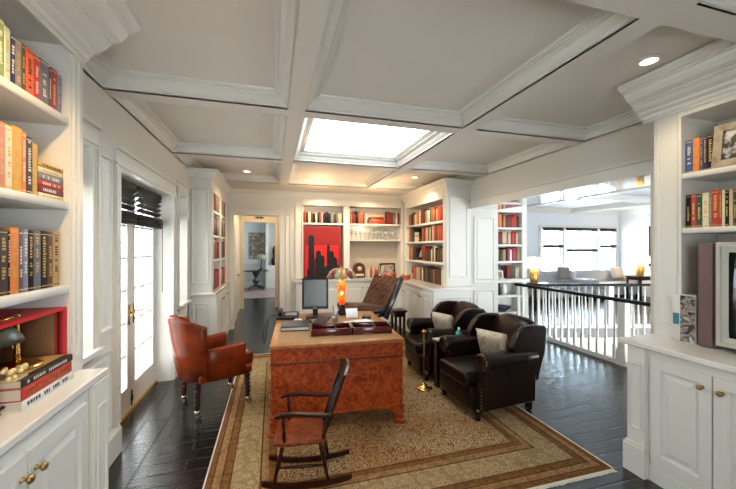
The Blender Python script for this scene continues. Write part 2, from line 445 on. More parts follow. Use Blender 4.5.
for x in (-1.5, -1.0, -.5): mb.rings(x, x+.42, .22, .82, PAN[:4], fy(14.1))
struct('trim_6', mb, TRIM)
# white door leaf of the near doorway, folded against the hall wall
dr = structE('door_2', (-.815, YB+.17, 0))
mb = MB(); mb.box(0, .04, 0, .8, .02, 2.24)
for z0, z1 in ((.2, .95), (1.08, 2.1)): mb.rings(.1, .7, z0, z1, PAN[:4], lambda u, v, d: (.04+d*.6, u, v))
obj('door_leaf', mb, CREAM, dr)
for z in (.3, 1.2, 2.0):
    mb = MB(); mb.box(.03, .052, -.02, .02, z, z+.1); obj('hinge', mb, BRASS, dr)
mb = MB(); mb.lathe([(0, 0), (.012, 0), (.012, .02), (.028, .03), (.03, .045), (.018, .06), (0, .063)], (.04, .72, 1.0), 10, 'x'); obj('door_knob', mb, BRASS, dr)

# ---- ceiling: panel, beams and coffer mouldings
ceil = structE('ceiling')
mb = MB()
SKY = (.26, 1.77, 3.01, 4.58)
o = .13
mb.box(-1.46, 3.85, YN, SKY[2]+o, ZC, 3.0); mb.box(-1.46, 3.85, SKY[3]-o, YB+.3, ZC, 3.0)
mb.box(-1.46, SKY[0]+o, SKY[2]+o, SKY[3]-o, ZC, 3.0); mb.box(SKY[1]-o, 3.85, SKY[2]+o, SKY[3]-o, ZC, 3.0)
obj('ceiling_panel', mb, CEIL, ceil)
for a, b in ((.12, .26), (1.77, 1.92)):
    mb = MB(); mb.box(a, b, YN, 6.27, ZS, ZC); obj('ceiling_beam', mb, CEIL, ceil)
for a, b in ((YN, -.55), (1.10, 1.245), (2.87, 3.01), (4.58, 4.72), (6.27, YB)):
    for xa, xb in ((XL, .12), (.26, 1.77), (1.92, XR)) if b < 6.9 else ((XL, XR),):
        mb = MB(); mb.box(xa, xb, a, b, ZS+.0005, ZC); obj('ceiling_beam', mb, CEIL, ceil)
CP = [(0, 0), (.0, .012), (.012, .014), (.014, .028), (.022, .034), (.036, .048), (.052, .07), (.074, .082), (.078, .088), (.09, .088), (.092, .1), (.108, .103), (.112, .113), (.125, ZC-ZS-.001)]
for ya, yb in ((-.55, 1.10), (1.245, 2.87), (3.01, 4.58), (4.72, 6.27)):
    for xa, xb in ((XL, .12), (.26, 1.77), (1.92, XR)):
        if xa > 1.8 and yb < 1.2: pass
        mb = MB(); mb.rings(xa, xb, ya, yb, CP, lambda u, v, d: (u, v, ZS+d), cap=False); obj('coffer_molding', mb, TRIM, ceil)
# crown under the soffit of the back wall
mb = MB(); path_mould(mb, [(2.8, YB), (-.88, YB)], [(0, 2.66), (.012, 2.66), (.02, 2.69), (.05, 2.72), (.06, 2.745), (.08, 2.75), (.08, ZS), (0, ZS)])
obj('back_crown', mb, TRIM, ceil)
# skylight
sk = structE('window_skylight')
mb = MB(); x0, x1, y0, y1 = SKY[0]+o, SKY[1]-o, SKY[2]+o, SKY[3]-o
mb.rings(x0-.02, x1+.02, y0-.02, y1+.02, [(0, 0), (.035, 0), (.035, .06), (0, .06)], lambda u, v, d: (u, v, 2.93+d), cap=False, capstart=False); obj('skylight_frame', mb, TRIM, sk)
mb = MB(); mb.rings(x0-.02, x1+.02, y0-.02, y1+.02, [(0, 0), (-.03, .03), (-.03, .06)], lambda u, v, d: (u, v, 3.0+d-.0), cap=False); obj('skylight_shaft', mb, TRIM, sk)
mb = MB(); mb.box(x0, x1, y0, y1, 2.96, 2.966); obj('skylight_glass', mb, GLASS, sk)

mb = MB(); wall_y(mb, YN-.1, YN, -1.46, 12, 3.0, [(-.4, 1.1, .9, 2.2), (5, 8, .6, 2.3)]); struct('wall_near', mb, WALL)
mb = MB(); mb.box(11.9, 12, YN, 3.4, 0, 3.0); struct('wall_far_side', mb, FARWALL)
# ------------------------------------------------------------------ generic built-ins (local: x along, y into the wall, z up)
def ring_front(mb, u0, u1, z0, z1, prof, y=0): mb.rings(u0, u1, z0, z1, prof, lambda u, v, d: (u, y-d, v))
def bookcase(name, label, loc, rz, W, D, z0, z1, zt, bays, shelves, group=None, th=.04, material=None):
    M_ = material or SHELF
    t = thing(name, label, 'bookcase', loc, rz, group)
    mb = MB(); mb.box(0, W, D-.015, D, z0, z1); obj('back_panel', mb, M_, t)
    mb = MB(); edges = [0]+[v for b in bays for v in b]+[W]
    for i in range(0, len(edges), 2): mb.box(edges[i], edges[i+1], 0, .022, z0, z1)
    mb.box(0, W, .0005, .021, zt, z1); obj('face_frame', mb, TRIM, t)
    for i in range(0, len(edges), 2):
        a, b = edges[i], edges[i+1]
        mb = MB(); mb.box(a+.001, b-.001, .022, D-.015, z0, z1-.001); obj('side_panel', mb, M_, t)
        if b-a > .07:
            mb = MB(); ring_front(mb, a+.02, b-.02, z0+.1, z1-.25, [(0, 0), (0, .008), (.012, .008), (.018, .003)]); obj('stile_molding', mb, TRIM, t)
    for (a, b), zs in zip(bays, shelves):
        mb = MB(); mb.box(a, b, .022, D-.015, zt, zt+.02); obj('top_panel', mb, M_, t)
        for z in zs:
            mb = MB(); mb.box(a+.001, b-.001, .004, D-.016, z-th, z, .003, 1); obj('shelf', mb, M_, t)
    return t
def knob(parent, x, y, z, r=.016, dirn='y'):
    mb = MB(); mb.M = Matrix.Translation((x, y, z)) @ Matrix.Rotation(R(90), 4, 'X')
    mb.lathe([(.008, 0), (.011, .003), (.006, .006), (.006, .018), (r, .024), (r*1.05, .03), (r*.75, .037), (0, .039)], seg=12)
    return obj('knob', mb, ABRASS, parent)
DOORP = [(0, 0), (0, .018), (.062, .018), (.07, .006), (.085, .006), (.11, .015)]
def base_cabinet(name, label, loc, rz, W, D, H, doors, knobs, group=None, plast=(), endpanel=None):
    t = thing(name, label, 'cabinet', loc, rz, group)
    mb = MB(); mb.box(0, W, 0, D, .1, H); obj('carcass', mb, TRIM, t)
    mb = MB(); mb.box(0, W, -.012, D, 0, .1); obj('toe_board', mb, TRIM, t)
    for (a, b) in plast:
        mb = MB(); mb.box(a, b, -.025, 0, .2, H); ring_front(mb, a+.025, b-.025, .32, H-.12, [(0, .0), (0, .008), (.01, .008), (.016, .001)], -.025)
        mb.box(a-.015, b+.012, -.05, 0, 0, .2); mb.box(a-.008, b+.006, -.038, 0, .2, .215); obj('pilaster', mb, TRIM, t)
    for i, (a, b) in enumerate(doors):
        mb = MB(); ring_front(mb, a+.002, b-.002, .14, H-.06, DOORP); d = obj('door', mb, TRIM, t)
        if knobs and knobs[i] is not None: knob(d, knobs[i], -.018, H-.14)
    return t
def countertop(name, label, pts, z=.95, th=.04, group=None):
    t = MB(); t.prism(pts, 'z', z-th, z, .008, 2)
    return tag(obj(name, t, COUNTER), label, 'countertop', group)

BIGCROWN = [(0, 0), (.012, 0), (.012, .02), (.024, .026), (.03, .045), (.055, .06), (.06, .075), (.095, .09), (.12, .115), (.12, .122), (.135, .124), (.135, .138), (.15, .14), (.18, .15), (.205, .18), (.215, .2), (.23, .2), (.23, .212), (.25, .218), (.28, .24), (.28, .262)]
# left wall bookcase and its base
bookcase('built_in_bookcase', 'tall white built-in bookcase at the left edge, above the glowing counter', (-1.0, .3, 0), R(90), 1.87, .355, .95, 2.885, 2.655,
         [(.06, .82), (.90, 1.77)], [[1.43, 1.855, 2.285]]*2)
mb = MB(); path_mould(mb, [(-1.0, 2.19), (-1.0, YN)], [(o_, 2.622+z) for o_, z in BIGCROWN]+[(0, 2.884)])
mb.box(-1.36, -1.0, 2.165, 2.19, .95, 2.884)
obj('left_crown', mb, TRIM, ceil)
countertop('countertop', 'pale counter slab on the left cabinet, under the lamp and big red books', [(-1.355, .3), (-.87, .3), (-.87, 2.16), (-1.355, 2.16)], z=.965)
base_cabinet('base_cabinet', 'white base cabinet with raised doors at the lower left corner', (-.89, .3, 0), R(90), 1.84, .28, .925,
             [(.35, .79), (.80, 1.235), (1.24, 1.66)], [.75, 1.2, 1.275], plast=[(1.70, 1.85)])
# right wall bookcase and base
XRF = 2.86
bookcase('built_in_bookcase', 'white built-in bookcase at the right edge holding the television', (XRF, 1.9, 0), R(-90), 1.6, .41, .95, 2.885, 2.575,
         [(.175, 1.2)], [[1.763, 2.157]])
mb = MB(); path_mould(mb, [(XRF, YN), (XRF, 1.98)], [(o_, 2.61+z) for o_, z in BIGCROWN]+[(0, 2.884)])
mb.box(XRF, XR-.001, 1.901, 1.906, .95, 2.884); obj('right_crown', mb, TRIM, ceil)
countertop('countertop', 'pale counter slab under the television at the right edge', [(2.495, .3), (3.27, .3), (3.27, 1.91), (2.495, 1.91)])
base_cabinet('base_cabinet', 'white base cabinet with brass-knobbed doors at the lower right corner', (2.54, 1.87, 0), R(-90), 1.56, .72, .91,
             [(.165, .505), (.51, .86), (.87, 1.22)], [.46, .555, 1.17], plast=[(.015, .135)])
# far left bookcase with its base
LFX = -.88
bookcase('built_in_bookcase', 'narrow white bookcase on the left wall, left of the doorway', (LFX, 5.45, 0), R(90), YB-5.46, .30, .95, ZS, 2.47,
         [(.13, .80), (.93, 1.52)], [[1.43, 1.81, 2.2]]*2)
mb = MB(); ring_front(mb, -1.15, -.92, 1.08, 2.5, PAN[:4]+[(.05, .003)], 5.425); mb.box(-1.19, LFX-.001, 5.425, 5.4495, .95, ZS); 
obj('pilaster_panel', mb, TRIM, None)['kind'] = 'structure'
bpy.data.objects['pilaster_panel'].name = 'trim_7'
SMC = [(0, 2.62), (.01, 2.62), (.014, 2.65), (.03, 2.66), (.04, 2.69), (.075, 2.725), (.08, 2.74), (.1, 2.745), (.1, ZS-.001), (0, ZS-.001)]
mb = MB(); path_mould(mb, [(LFX, YB-.1), (LFX, 5.425), (XL, 5.425)], SMC); 
struct('trim_8', mb, TRIM)
countertop('countertop', 'pale counter slab of the narrow left bookcase beside the doorway', [(XL+.002, 5.38), (-.815, 5.38), (-.815, YB-.03), (XL+.002, YB-.03)])
base_cabinet('base_cabinet', 'white base cabinet under the narrow left bookcase, behind the red armchair', (-.84, 5.42, 0), R(90), YB-5.46, .34, .91,
             [(.16, .66), (.67, 1.14), (1.15, 1.6)], [.6, .73, 1.2], plast=[(0.0, .13)])
mb = MB(); ring_front(mb, -1.14, -.9, .26, .8, PAN, 5.42); struct('trim_9', mb, TRIM)
# back wall niches (bookcase facing the camera)
nb = bookcase('built_in_bookcase', 'white back-wall bookcase with the red picture and the wine glass niche', (.6, YB+.0, 0), 0, 2.2, .32, .95, 2.52, 2.505,
         [(.005, .87), (1.0, 2.19)], [[2.135], [2.135]])
mb = MB(); mb.box(1.0, 2.19, .03, .28, 1.76, 1.79); obj('valance_shelf', mb, SHELF, nb)
mb = MB(); mb.box(1.002, 2.188, .28, .3, .95, 1.76); obj('beige_back', mb, mat('beige_panel', (.5, .45, .37), .6), nb)
mb = MB(); mb.box(.585, .605, YB-.03, YB, .95, 2.56); mb.box(.6, 2.85, YB-.012, YB, 2.525, 2.62); mb.box(.44, .56, YB-.02, YB, .98, 2.55); mb.box(.46, .47, YB-.026, YB, .98, 2.55)
mb.box(2.8, 2.9, YB-.03, YB, .95, 2.6)
struct('trim_10', mb, TRIM)
countertop('countertop', 'cream L-shaped counter running under the back wall and far right bookcases', [(.40, YB-.26), (2.47, YB-.26), (2.47, 4.9), (3.27, 4.9), (3.27, 5.1), (3.27, YB), (2.79, YB), (2.79, YB+.27), (.61, YB+.27), (.61, YB), (.40, YB)])
base_cabinet('base_cabinet', 'white base cabinet along the back wall below the red picture', (.44, YB-.23, 0), 0, 2.04, .22, .91,
             [(.04, .5), (.51, .97), (.98, 1.44), (1.45, 1.91)], [.46, .55, 1.4, 1.49])
XF = 2.82
bookcase('built_in_bookcase', 'white four-shelf bookcase in the far right corner, beside the opening', (XF, 6.95, 0), R(-90), 1.85, .42, .95, ZS, 2.465,
         [(.10, 1.74)], [[1.35, 1.735, 2.085]])
mb = MB(); mb.box(XF, XR-.001, 5.078, 5.0995, .95, ZS); ring_front(mb, XF+.05, XR-.06, 1.1, 2.5, PAN[:4]+[(.05, .003)], 5.078); struct('trim_11', mb, TRIM)
mb = MB(); path_mould(mb, [(XR, 5.078), (XF, 5.078), (XF, YB-.1)], SMC); struct('trim_12', mb, TRIM)
bc = base_cabinet('base_cabinet', 'white grooved base cabinet below the far right bookcase', (2.50, 6.85, 0), R(-90), 1.92, .7, .91,
             [(.3, .68), (.69, 1.08), (1.09, 1.48), (1.49, 1.86)], [.64, .73, 1.44, 1.53])
mb = MB(); ring_front(mb, 2.58, 3.2, .26, .8, PAN, 4.93); struct('trim_13', mb, TRIM)

# ---- french doors, windows, blinds, threshold (left wall)
def glazed(parent, x, a, b, z0, z1, st, rows, cols, bot):
    mb = MB(); mb.box(x-.022, x+.022, a, a+st, z0, z1); mb.box(x-.022, x+.022, b-st, b, z0, z1)
    mb.box(x-.0215, x+.0215, a+st, b-st, z0, z0+bot); mb.box(x-.0215, x+.0215, a+st, b-st, z1-st, z1)
    obj('door_frame' if bot > .15 else 'window_frame', mb, TRIM, parent)
    mb = MB(); ga, gb, gz0, gz1 = a+st, b-st, z0+bot, z1-st
    for i in range(1, cols): y = ga+(gb-ga)*i/cols; mb.box(x-.012, x+.012, y-.01, y+.01, gz0, gz1)
    for j in range(1, rows): z = gz0+(gz1-gz0)*j/rows; mb.box(x-.0115, x+.0115, ga, gb, z-.01, z+.01)
    obj('muntins', mb, TRIM, parent)
    mb = MB(); mb.box(x-.003, x+.003, ga, gb, gz0, gz1); obj('pane', mb, GLASS, parent)
XD = -1.38
for n, (a, b) in ((1, (3.13, 3.85)), (3, (3.855, 4.57))):
    d = structE('door_%d' % n)
    glazed(d, XD, a, b, .02, 2.24, .095, 6, 2, .24)
    yh = 3.80 if n == 1 else 3.905
    mb = MB(); mb.box(XD+.022, XD+.03, yh-.02, yh+.02, .86, 1.06, .003, 1)
    dirn = -1 if n == 1 else 1
    mb.tube([(XD+.03, yh, .98), (XD+.07, yh, .98), (XD+.08, yh+dirn*.02, .98), (XD+.078, yh+dirn*.07, .985), (XD+.08, yh+dirn*.12, .97)], [.01, .009, .009, .008, .006]); obj('door_handle', mb, BRASS, d)
mb = MB(); mb.box(-1.40, -1.35, 3.845, 3.865, .05, .2); mb.box(-1.362, -1.345, 3.84, 3.87, .1, .15); obj('bolt', mb, BLACK, bpy.data.objects['door_3'])
mb = MB(); mb.box(-1.42, -1.36, 3.12, 4.58, 0, .018); mb.box(-1.36, -1.335, 3.12, 4.58, 0, .022)
struct('trim_14', mb, BRASS)
for n, wd in ((1, W1), (2, W2)):
    w = structE('window_%d' % n); glazed(w, XD, wd[0]+.01, wd[1]-.01, wd[2]+.01, wd[3]-.01, .05, 4, 2, .06)
def blind(label, a, b, z1, z0, x=-1.32):
    t = thing('window_blind', label, 'blind', (x, (a+b)/2, z0)); h = z1-z0; w = (b-a)/2
    mb = MB(); mb.box(-.02, .03, -w, w, h-.05, h, .004, 1); obj('headrail', mb, SLATE, t)
    n = max(3, int((h-.05)*.6/.045))
    for i in range(n):
        z = h-.08-i*(h-.05)*.6/n
        mb = MB(); mb.prism([(-.02, z-.022), (-.014, z-.022), (.03, z+.008), (.03, z+.013)], 'y', -w, w); obj('slat', mb, SLATE, t)
    mb = MB(); nz = 6; hh = (h-.05)*.34
    for i in range(nz): mb.box(-.025, .04-.006*(i % 2), -w, w, i*hh/nz, (i+.82)*hh/nz, .006, 1)
    obj('folded_stack', mb, SLATE, t)
    for s in (-.7, .7):
        mb = MB(); mb.tube([(.034, s*w, hh*.5), (.034, s*w, h-.02)], .002, 4); obj('cord', mb, BLACK, t)
    return t
blind('dark pleated blind over the near french door leaf', 3.14, 3.80, 2.24, 1.84)
b_ = blind('dark pleated blind over the far french door leaf, with pull cord', 3.86, 4.56, 2.24, 1.84)
mb = MB(); mb.tube([(.05, .3, .1), (.052, .305, -.35), (.05, .3, -.75)], .004, 5); obj('pull_cord', mb, BLACK, b_)
blind('small dark blind in the window by the left bookcase', 2.26, 2.66, 2.29, 2.02)
blind('small dark blind in the window between french doors and far bookcase', 4.88, 5.24, 2.31, 2.0)
# terrace outside
mb = MB(); mb.box(-7, -1.46, -1, 9, -.15, -.02); struct('terrace', mb, mat('terrace_stone', (.6, .58, .55), .8, noise=.1, nscale=3))
mb = MB()
for i in range(5): mb.box(-3.6, -3.45, 2.4+i*1.3, 2.55+i*1.3, -.02, 3.0)
mb.box(-3.62, -3.43, 2, 8.5, .85, .95)
for i in range(40): mb.box(-3.56, -3.49, 2.1+i*.16, 2.14+i*.16, -.02, .85)
struct('terrace_railing', mb, TRIM)
# recessed lights
for n, (x, y, lab) in enumerate(((2.437, 1.655, 'round recessed ceiling light over the right bookcase'), (-.415, 5.89, 'round recessed ceiling light in front of the doorway'), (2.459, 5.57, 'round recessed ceiling light near the far right bookcase'))):
    t = thing('recessed_light', lab, 'light', (x, y, ZC-.012))
    mb = MB(); mb.lathe([(.05, .0), (.068, .0), (.072, .006), (.072, .0115), (.05, .0115)], seg=24); obj('trim_ring', mb, TRIM, t)
    mb = MB(); mb.lathe([(0, .004), (.05, .004), (.05, .009), (0, .009)], seg=20); obj('lamp_face', mb, mat('lamp_face', (1, 1, 1), .5, emit=(1, .82, .55), estr=12), t)
# ------------------------------------------------------------------ landing balustrades
def balustrade(name, label, p0, p1, h, newel_at, sp=.115):
    p0 = Vector((*p0, 0)); p1 = Vector((*p1, 0)); L_ = (p1-p0).length; a = math.atan2((p1-p0).y, (p1-p0).x)
    t = thing(name, label, 'railing', p0, a, None)
    mb = MB(); mb.prism([(-.035, h-.045), (.035, h-.045), (.042, h-.02), (.03, h), (-.03, h), (-.042, h-.02)], 'x', 0, L_); obj('handrail', mb, mat('dark_handrail', (.012, .008, .007), .5), t)
    mb = MB(); mb.box(0, L_, -.05, .05, 0, .06); obj('shoe_rail', mb, WHITE, t)
    for x in newel_at:
        mb = MB(); mb.box(x-.05, x+.05, -.05, .05, 0, h-.045); mb.box(x-.065, x+.065, -.065, .065, 0, .2); mb.box(x-.058, x+.058, -.058, .058, .2, .23); obj('newel_post', mb, WHITE, t)
    n = int(L_/sp)
    for i in range(n):
        x = (i+.5)*L_/n
        if any(abs(x-q) < .085 for q in newel_at): continue
        mb = MB(); mb.box(x-.018, x+.018, -.018, .018, .06, .26)
        mb.turned((x, 0, .26), (x, 0, h-.04), [(0, .018), (.03, .012), (.06, .02), (.1, .016), (.45, .014), (1, .011)], 8); obj('baluster', mb, WHITE, t)
    return t
balustrade('balustrade', 'near white balustrade with dark handrail crossing the opening', (4.65, 2.25), (4.65, 5.62), .91, [1.23], .125)
balustrade('balustrade', 'far white balustrade with thin dark handrail beyond the stairwell', (4.72, 5.69), (8.6, 4.62), .88, [1.9, 3.7], .13)

# ------------------------------------------------------------------ far room
mb = MB(); mb.box(3.85, 5.27, 6.34, 6.44, 0, 2.9); mb.box(5.2, 5.27, 6.44, 9.0, 0, 2.9); struct('wall_far_left', mb, FARWALL)
FW = [(8.43, 9.29, .6, 2.24), (9.38, 10.75, .6, 2.24), (10.84, 11.6, .6, 2.24)]
mb = MB(); wall_y(mb, 9.0, 9.15, 5.2, 11.9, 2.9, FW); struct('wall_far_back', mb, FARWALL)
mb = MB(); mb.box(11.8, 11.9, 2.5, 9.0, 0, 2.9); struct('wall_far_right', mb, FARWALL)
cf = structE('ceiling_far')
mb = MB(); mb.box(3.85, 11.9, YN, 9.15, 2.9, 3.0); obj('ceiling_panel', mb, FARWALL, cf)
for (x0, x1, y0, y1) in ((4.0, 11.8, 6.2, 6.4), (4.0, 11.8, 3.6, 3.8), (6.9, 7.1, YN, 9), (9.6, 9.8, YN, 9)):
    mb = MB(); mb.box(x0, x1, y0, y1, 2.76, 2.9); obj('ceiling_beam', mb, TRIM, cf)
mb = MB(); path_mould(mb, [(11.8, 3), (11.8, 9.0), (5.27, 9.0), (5.27, 6.44)], [(0, 2.74), (.02, 2.75), (.1, 2.86), (.12, 2.899), (0, 2.899)]); obj('crown_molding', mb, TRIM, cf)
for n, (a, b, z0, z1) in enumerate(FW):
    w = structE('window_%d' % (n+3)); mb = MB()
    mb.rings(a, b, z0, z1, [(0, 0), (0, .05), (.05, .05), (.05, 0)], lambda u, v, d: (u, 9.1-d, v), cap=False)
    zc = 1.55; mb.box(a+.05, b-.05, 9.06, 9.09, zc-.02, zc+.02)
    obj('window_frame', mb, TRIM, w); mb = MB(); mb.box(a+.05, b-.05, 9.07, 9.075, z0+.05, z1-.05); obj('pane', mb, GLASS, w)
mb = MB()
for a, b in ((8.33, 8.43), (9.29, 9.38), (10.75, 10.84), (11.6, 11.7)): mb.box(a, b, 8.97, 9.0, .5, 2.34)
mb.box(8.33, 11.7, 8.965, 9.0, 2.24, 2.34); mb.box(8.3, 11.73, 8.93, 9.0, .55, .6); struct('trim_15', mb, TRIM)
ROLL = mat('roller_blind_cloth', (.85, .86, .87), .7, trans=0)
for (a, b, z0, z1), drop, lab in zip(FW, (1.6, 1.46, 1.6), ('left', 'wide middle', 'right')):
    t = thing('roller_blind', 'white roller blind with dark bars, %s far window' % lab, 'blind', ((a+b)/2, 8.94, drop)); w = (b-a)/2-.02
    mb = MB(); mb.box(-w, w, -.02, .02, 2.16-drop, 2.27-drop, .004, 1); obj('headrail', mb, SLATE, t)
    mb = MB(); mb.box(-w, w, .0, .004, .06, 2.2-drop); 
    m2, N, L, bb = new_mat('sheer_blind'); tr = N.new('ShaderNodeBsdfTranslucent'); tr.inputs[0].default_value = (.9, .92, .95, 1); mx = N.new('ShaderNodeMixShader'); mx.inputs[0].default_value = .75
    bb.inputs['Base Color'].default_value = (.85, .87, .9, 1); L.new(bb.outputs[0], mx.inputs[1]); L.new(tr.outputs[0], mx.inputs[2]); tp = N.new('ShaderNodeBsdfTransparent'); m3 = N.new('ShaderNodeMixShader'); m3.inputs[0].default_value = .75; L.new(mx.outputs[0], m3.inputs[1]); L.new(tp.outputs[0], m3.inputs[2]); L.new(m3.outputs[0], N['Material Output'].inputs[0])
    obj('cloth', mb, m2, t)
    mb = MB(); mb.box(-w, w, -.02, .02, 0, .10, .004, 1); obj('bottom_bar', mb, SLATE, t)
# far room bookcase, facing the camera, on the landing
FB = bookcase('built_in_bookcase', 'white bookcase on the landing, behind the near balustrade end', (4.2, 6.0, 0), 0, 1.05, .34, 0, 2.9, 2.36,
         [(.15, .93)], [[.24, .60, .95, 1.33, 1.68, 2.04]])
mb = MB(); mb.box(4.2, 5.28, 5.94, 6.0, .88, .94); mb.box(3.86, 4.2, 6.0, 6.34, 0, 2.9); mb.box(4.2, 5.27, 5.96, 6.0, 0, .16); struct('trim_16', mb, TRIM)
# framed picture on the side wall of the landing
def framed(name, label, cat, loc, rz, w, h, fmat, mw, art, tilt=0, depth=.025, group=None):
    t = thing(name, label, cat, loc, rz, group); t.rotation_euler = (tilt, 0, rz)
    mb = MB(); mb.rings(-w/2, w/2, 0, h, [(0, 0), (0, depth), (mw, depth*.7), (mw, .004)], lambda u, v, d: (u, -d, v), cap=False, capstart=True); obj('frame', mb, fmat, t)
    mb = MB(); mb.box(-w/2+mw, w/2-mw, -.006, -.003, mw, h-mw); obj('picture', mb, art, t)
    return t
def blotch(name, cols, scale=6, dist=1.5):
    m, N, L, b = new_mat(name); tc = N.new('ShaderNodeTexCoord'); n = N.new('ShaderNodeTexNoise'); n.inputs['Scale'].default_value = scale; n.inputs['Distortion'].default_value = dist; n.inputs['Detail'].default_value = 3
    L.new(tc.outputs['Object'], n.inputs['Vector']); k = len(cols)
    r = ramp(N, [(.3+.4*i/(k-1), c) for i, c in enumerate(cols)]); L.new(n.outputs['Fac'], r.inputs['Fac']); L.new(r.outputs['Color'], b.inputs['Base Color']); b.inputs['Roughness'].default_value = .4
    return m
t = framed('framed_picture', 'tall black framed print on the landing wall right of the bookcase', 'picture', (5.30, 7.2, 1.55), R(90), .8, 1.0, BLACK, .05, mat('print_dark', (.02, .02, .02), .3))
mb = MB()
for i in range(6): mb.box(-.22+(i % 2)*.2, -.06+(i % 2)*.2, -.009, -.0065, .14+i*.12, .22+i*.12)
obj('print_panels', mb, mat('print_light', (.55, .55, .52), .5), t)
framed('framed_picture', 'narrow brown framed picture by the lamp on the far right wall', 'picture', (11.795, 7.5, 1.0), R(-90), 1.0, 1.3, DWOOD, .06, mat('print_cream', (.6, .5, .4), .5))
# sofa
def sofa(label, loc, rz, L_=2.0, colr=(.42, .42, .43)):
    t = thing('sofa', label, 'sofa', loc, rz); F = mat('sofa_fabric', colr, .9, bump=.2, bscale=200)
    mb = MB(); mb.box(0, .85, 0, L_, .1, .34, .04, 3); obj('seat_base', mb, F, t)
    mb = MB(); mb.box(0, .22, .0, L_, .3, .86, .07, 3); obj('backrest', mb, F, t)
    for y in (0, L_-.2):
        mb = MB(); mb.box(0.02, .85, y, y+.2, .3, .62, .07, 3); obj('arm', mb, F, t)
    for k in range(2):
        mb = MB(); mb.box(.2, .87, .2+k*(L_-.4)/2, .2+(k+1)*(L_-.4)/2-.005, .34, .48, .05, 3); obj('seat_cushion', mb, F, t)
    for x in (.08, .78):
        for y in (.1, L_-.1): mb = MB(); mb.box(x-.03, x+.03, y-.03, y+.03, 0, .1); obj('leg', mb, DWOOD, t)
    return t
sofa('long light grey sofa under the far windows', (9.6, 8.91, 0), R(-90), 1.35+.6)
sofa('light grey sofa seen over the railing, below the left far window', (7.6, 8.91, 0), R(-90), 1.9)
def cushion(label, loc, rz, tilt, w, h, th, m, group=None):
    mb = MB(); mb.pillow(w, h, th); o = obj('throw_cushion', mb, m); o.location = loc; o.rotation_euler = (tilt, 0, rz); return tag(o, label, 'cushion', group)
cushion('grey brown throw cushion on the far sofa', (8.9, 8.54, .80), R(5), R(-15), .55, .42, .16, mat('taupe_cloth', (.26, .22, .19), .9))
cushion('pale grey throw cushion on the far sofa beside the lamp', (11.1, 8.54, .76), R(0), R(-15), .5, .4, .16, mat('greige_cloth', (.4, .37, .36), .9))
def table_lamp(label, loc, sr=.3, bh=.42):
    t = thing('table_lamp', label, 'lamp', loc)
    G = mat('gold_lamp_base', (.75, .45, .1), .3, .6)
    mb = MB(); mb.lathe([(0, 0), (.09, 0), (.09, .03), (.1, .05), (.115, bh*.5), (.1, bh*.9), (.05, bh*.95), (.02, bh), (.012, bh+.08), (0, bh+.08)], seg=18); obj('base', mb, G, t)
    m, N, L, b = new_mat('lamp_shade_cloth'); b.inputs['Base Color'].default_value = (.85, .8, .7, 1); b.inputs['Emission Color'].default_value = (1, .86, .62, 1); b.inputs['Emission Strength'].default_value = 1.6
    mb = MB(); mb.lathe([(sr, bh+.02), (sr*.5, bh+.30), (sr*.49, bh+.30), (sr*.985, bh+.02)], seg=24); obj('lamp_shade', mb, m, t)
    mb = MB(); mb.lathe([(0, bh+.3), (.008, bh+.3), (.012, bh+.34), (0, bh+.35)], seg=8); obj('finial', mb, BRASS, t)
    return t
def side_table(label, loc, w, d, h, m, name='side_table'):
    t = thing(name, label, 'table', loc)
    mb = MB(); mb.box(-w/2, w/2, -d/2, d/2, h-.035, h, .006, 2); obj('tabletop', mb, m, t)
    mb = MB(); mb.box(-w/2+.04, w/2-.04, -d/2+.04, d/2-.04, h-.12, h-.035); obj('apron', mb, m, t)
    for sx in (-1, 1):
        for sy in (-1, 1): mb = MB(); x, y = sx*(w/2-.05), sy*(d/2-.05); mb.box(x-.02, x+.02, y-.02, y+.02, 0, h-.03); obj('leg', mb, m, t)
    return t
side_table('dark table carrying the lamp at the left of the far windows', (6.53, 7.2, 0), .55, .5, .70, DWOOD)
table_lamp('gold table lamp with white shade left of the far windows', (6.53, 7.2, .70), .3, .36)
side_table('dark table carrying the lamp right of the far windows', (11.03, 7.75, 0), .6, .5, .72, DWOOD)
table_lamp('glowing gold table lamp with white shade right of the far windows', (11.03, 7.75, .72), .38, .38)

# ------------------------------------------------------------------ foyer beyond the doorway
mb = MB(); mb.box(-1.2, .9, 11.15, 13.6, 0, .012); tag(obj('area_rug', mb, blotch('faded_rug', [(.30, .16, .14), (.42, .30, .27), (.25, .2, .2), (.5, .4, .35)], 9)), 'faded pink patterned rug in the room past the doorway', 'rug')
t = thing('pedestal_table', 'small black pedestal table seen through the doorway', 'table', (-.62, 13.35, .012))
mb = MB(); mb.lathe([(0, .70), (.46, .70), (.47, .715), (.46, .735), (0, .735)], seg=28); obj('tabletop', mb, BLACKW, t)
mb = MB(); mb.lathe([(0, .1), (.1, .1), (.13, .16), (.06, .22), (.12, .3), (.13, .36), (.05, .42), (.07, .5), (.12, .6), (.16, .7), (0, .7)], seg=16); obj('pedestal', mb, BLACKW, t)
for k in range(4):
    a = R(45+90*k); mb = MB(); mb.tube([(0, 0, .16), (.18*math.cos(a), .18*math.sin(a), .12), (.38*math.cos(a), .38*math.sin(a), .03)], [.05, .045, .03]); obj('foot', mb, BLACKW, t)
t = thing('table_lamp', 'dark stemmed lamp with sage shade on the black pedestal table', 'lamp', (-.42, 13.25, .747))
mb = MB(); mb.lathe([(0, 0), (.13, 0), (.1, .04), (.03, .1), (.05, .16), (.02, .22), (.02, .5), (0, .5)], seg=14); obj('base', mb, BLACKW, t)
mb = MB(); mb.lathe([(.33, .42), (.07, .62), (.065, .62), (.325, .42)], seg=20); obj('lamp_shade', mb, mat('sage_shade', (.30, .29, .2), .7), t)
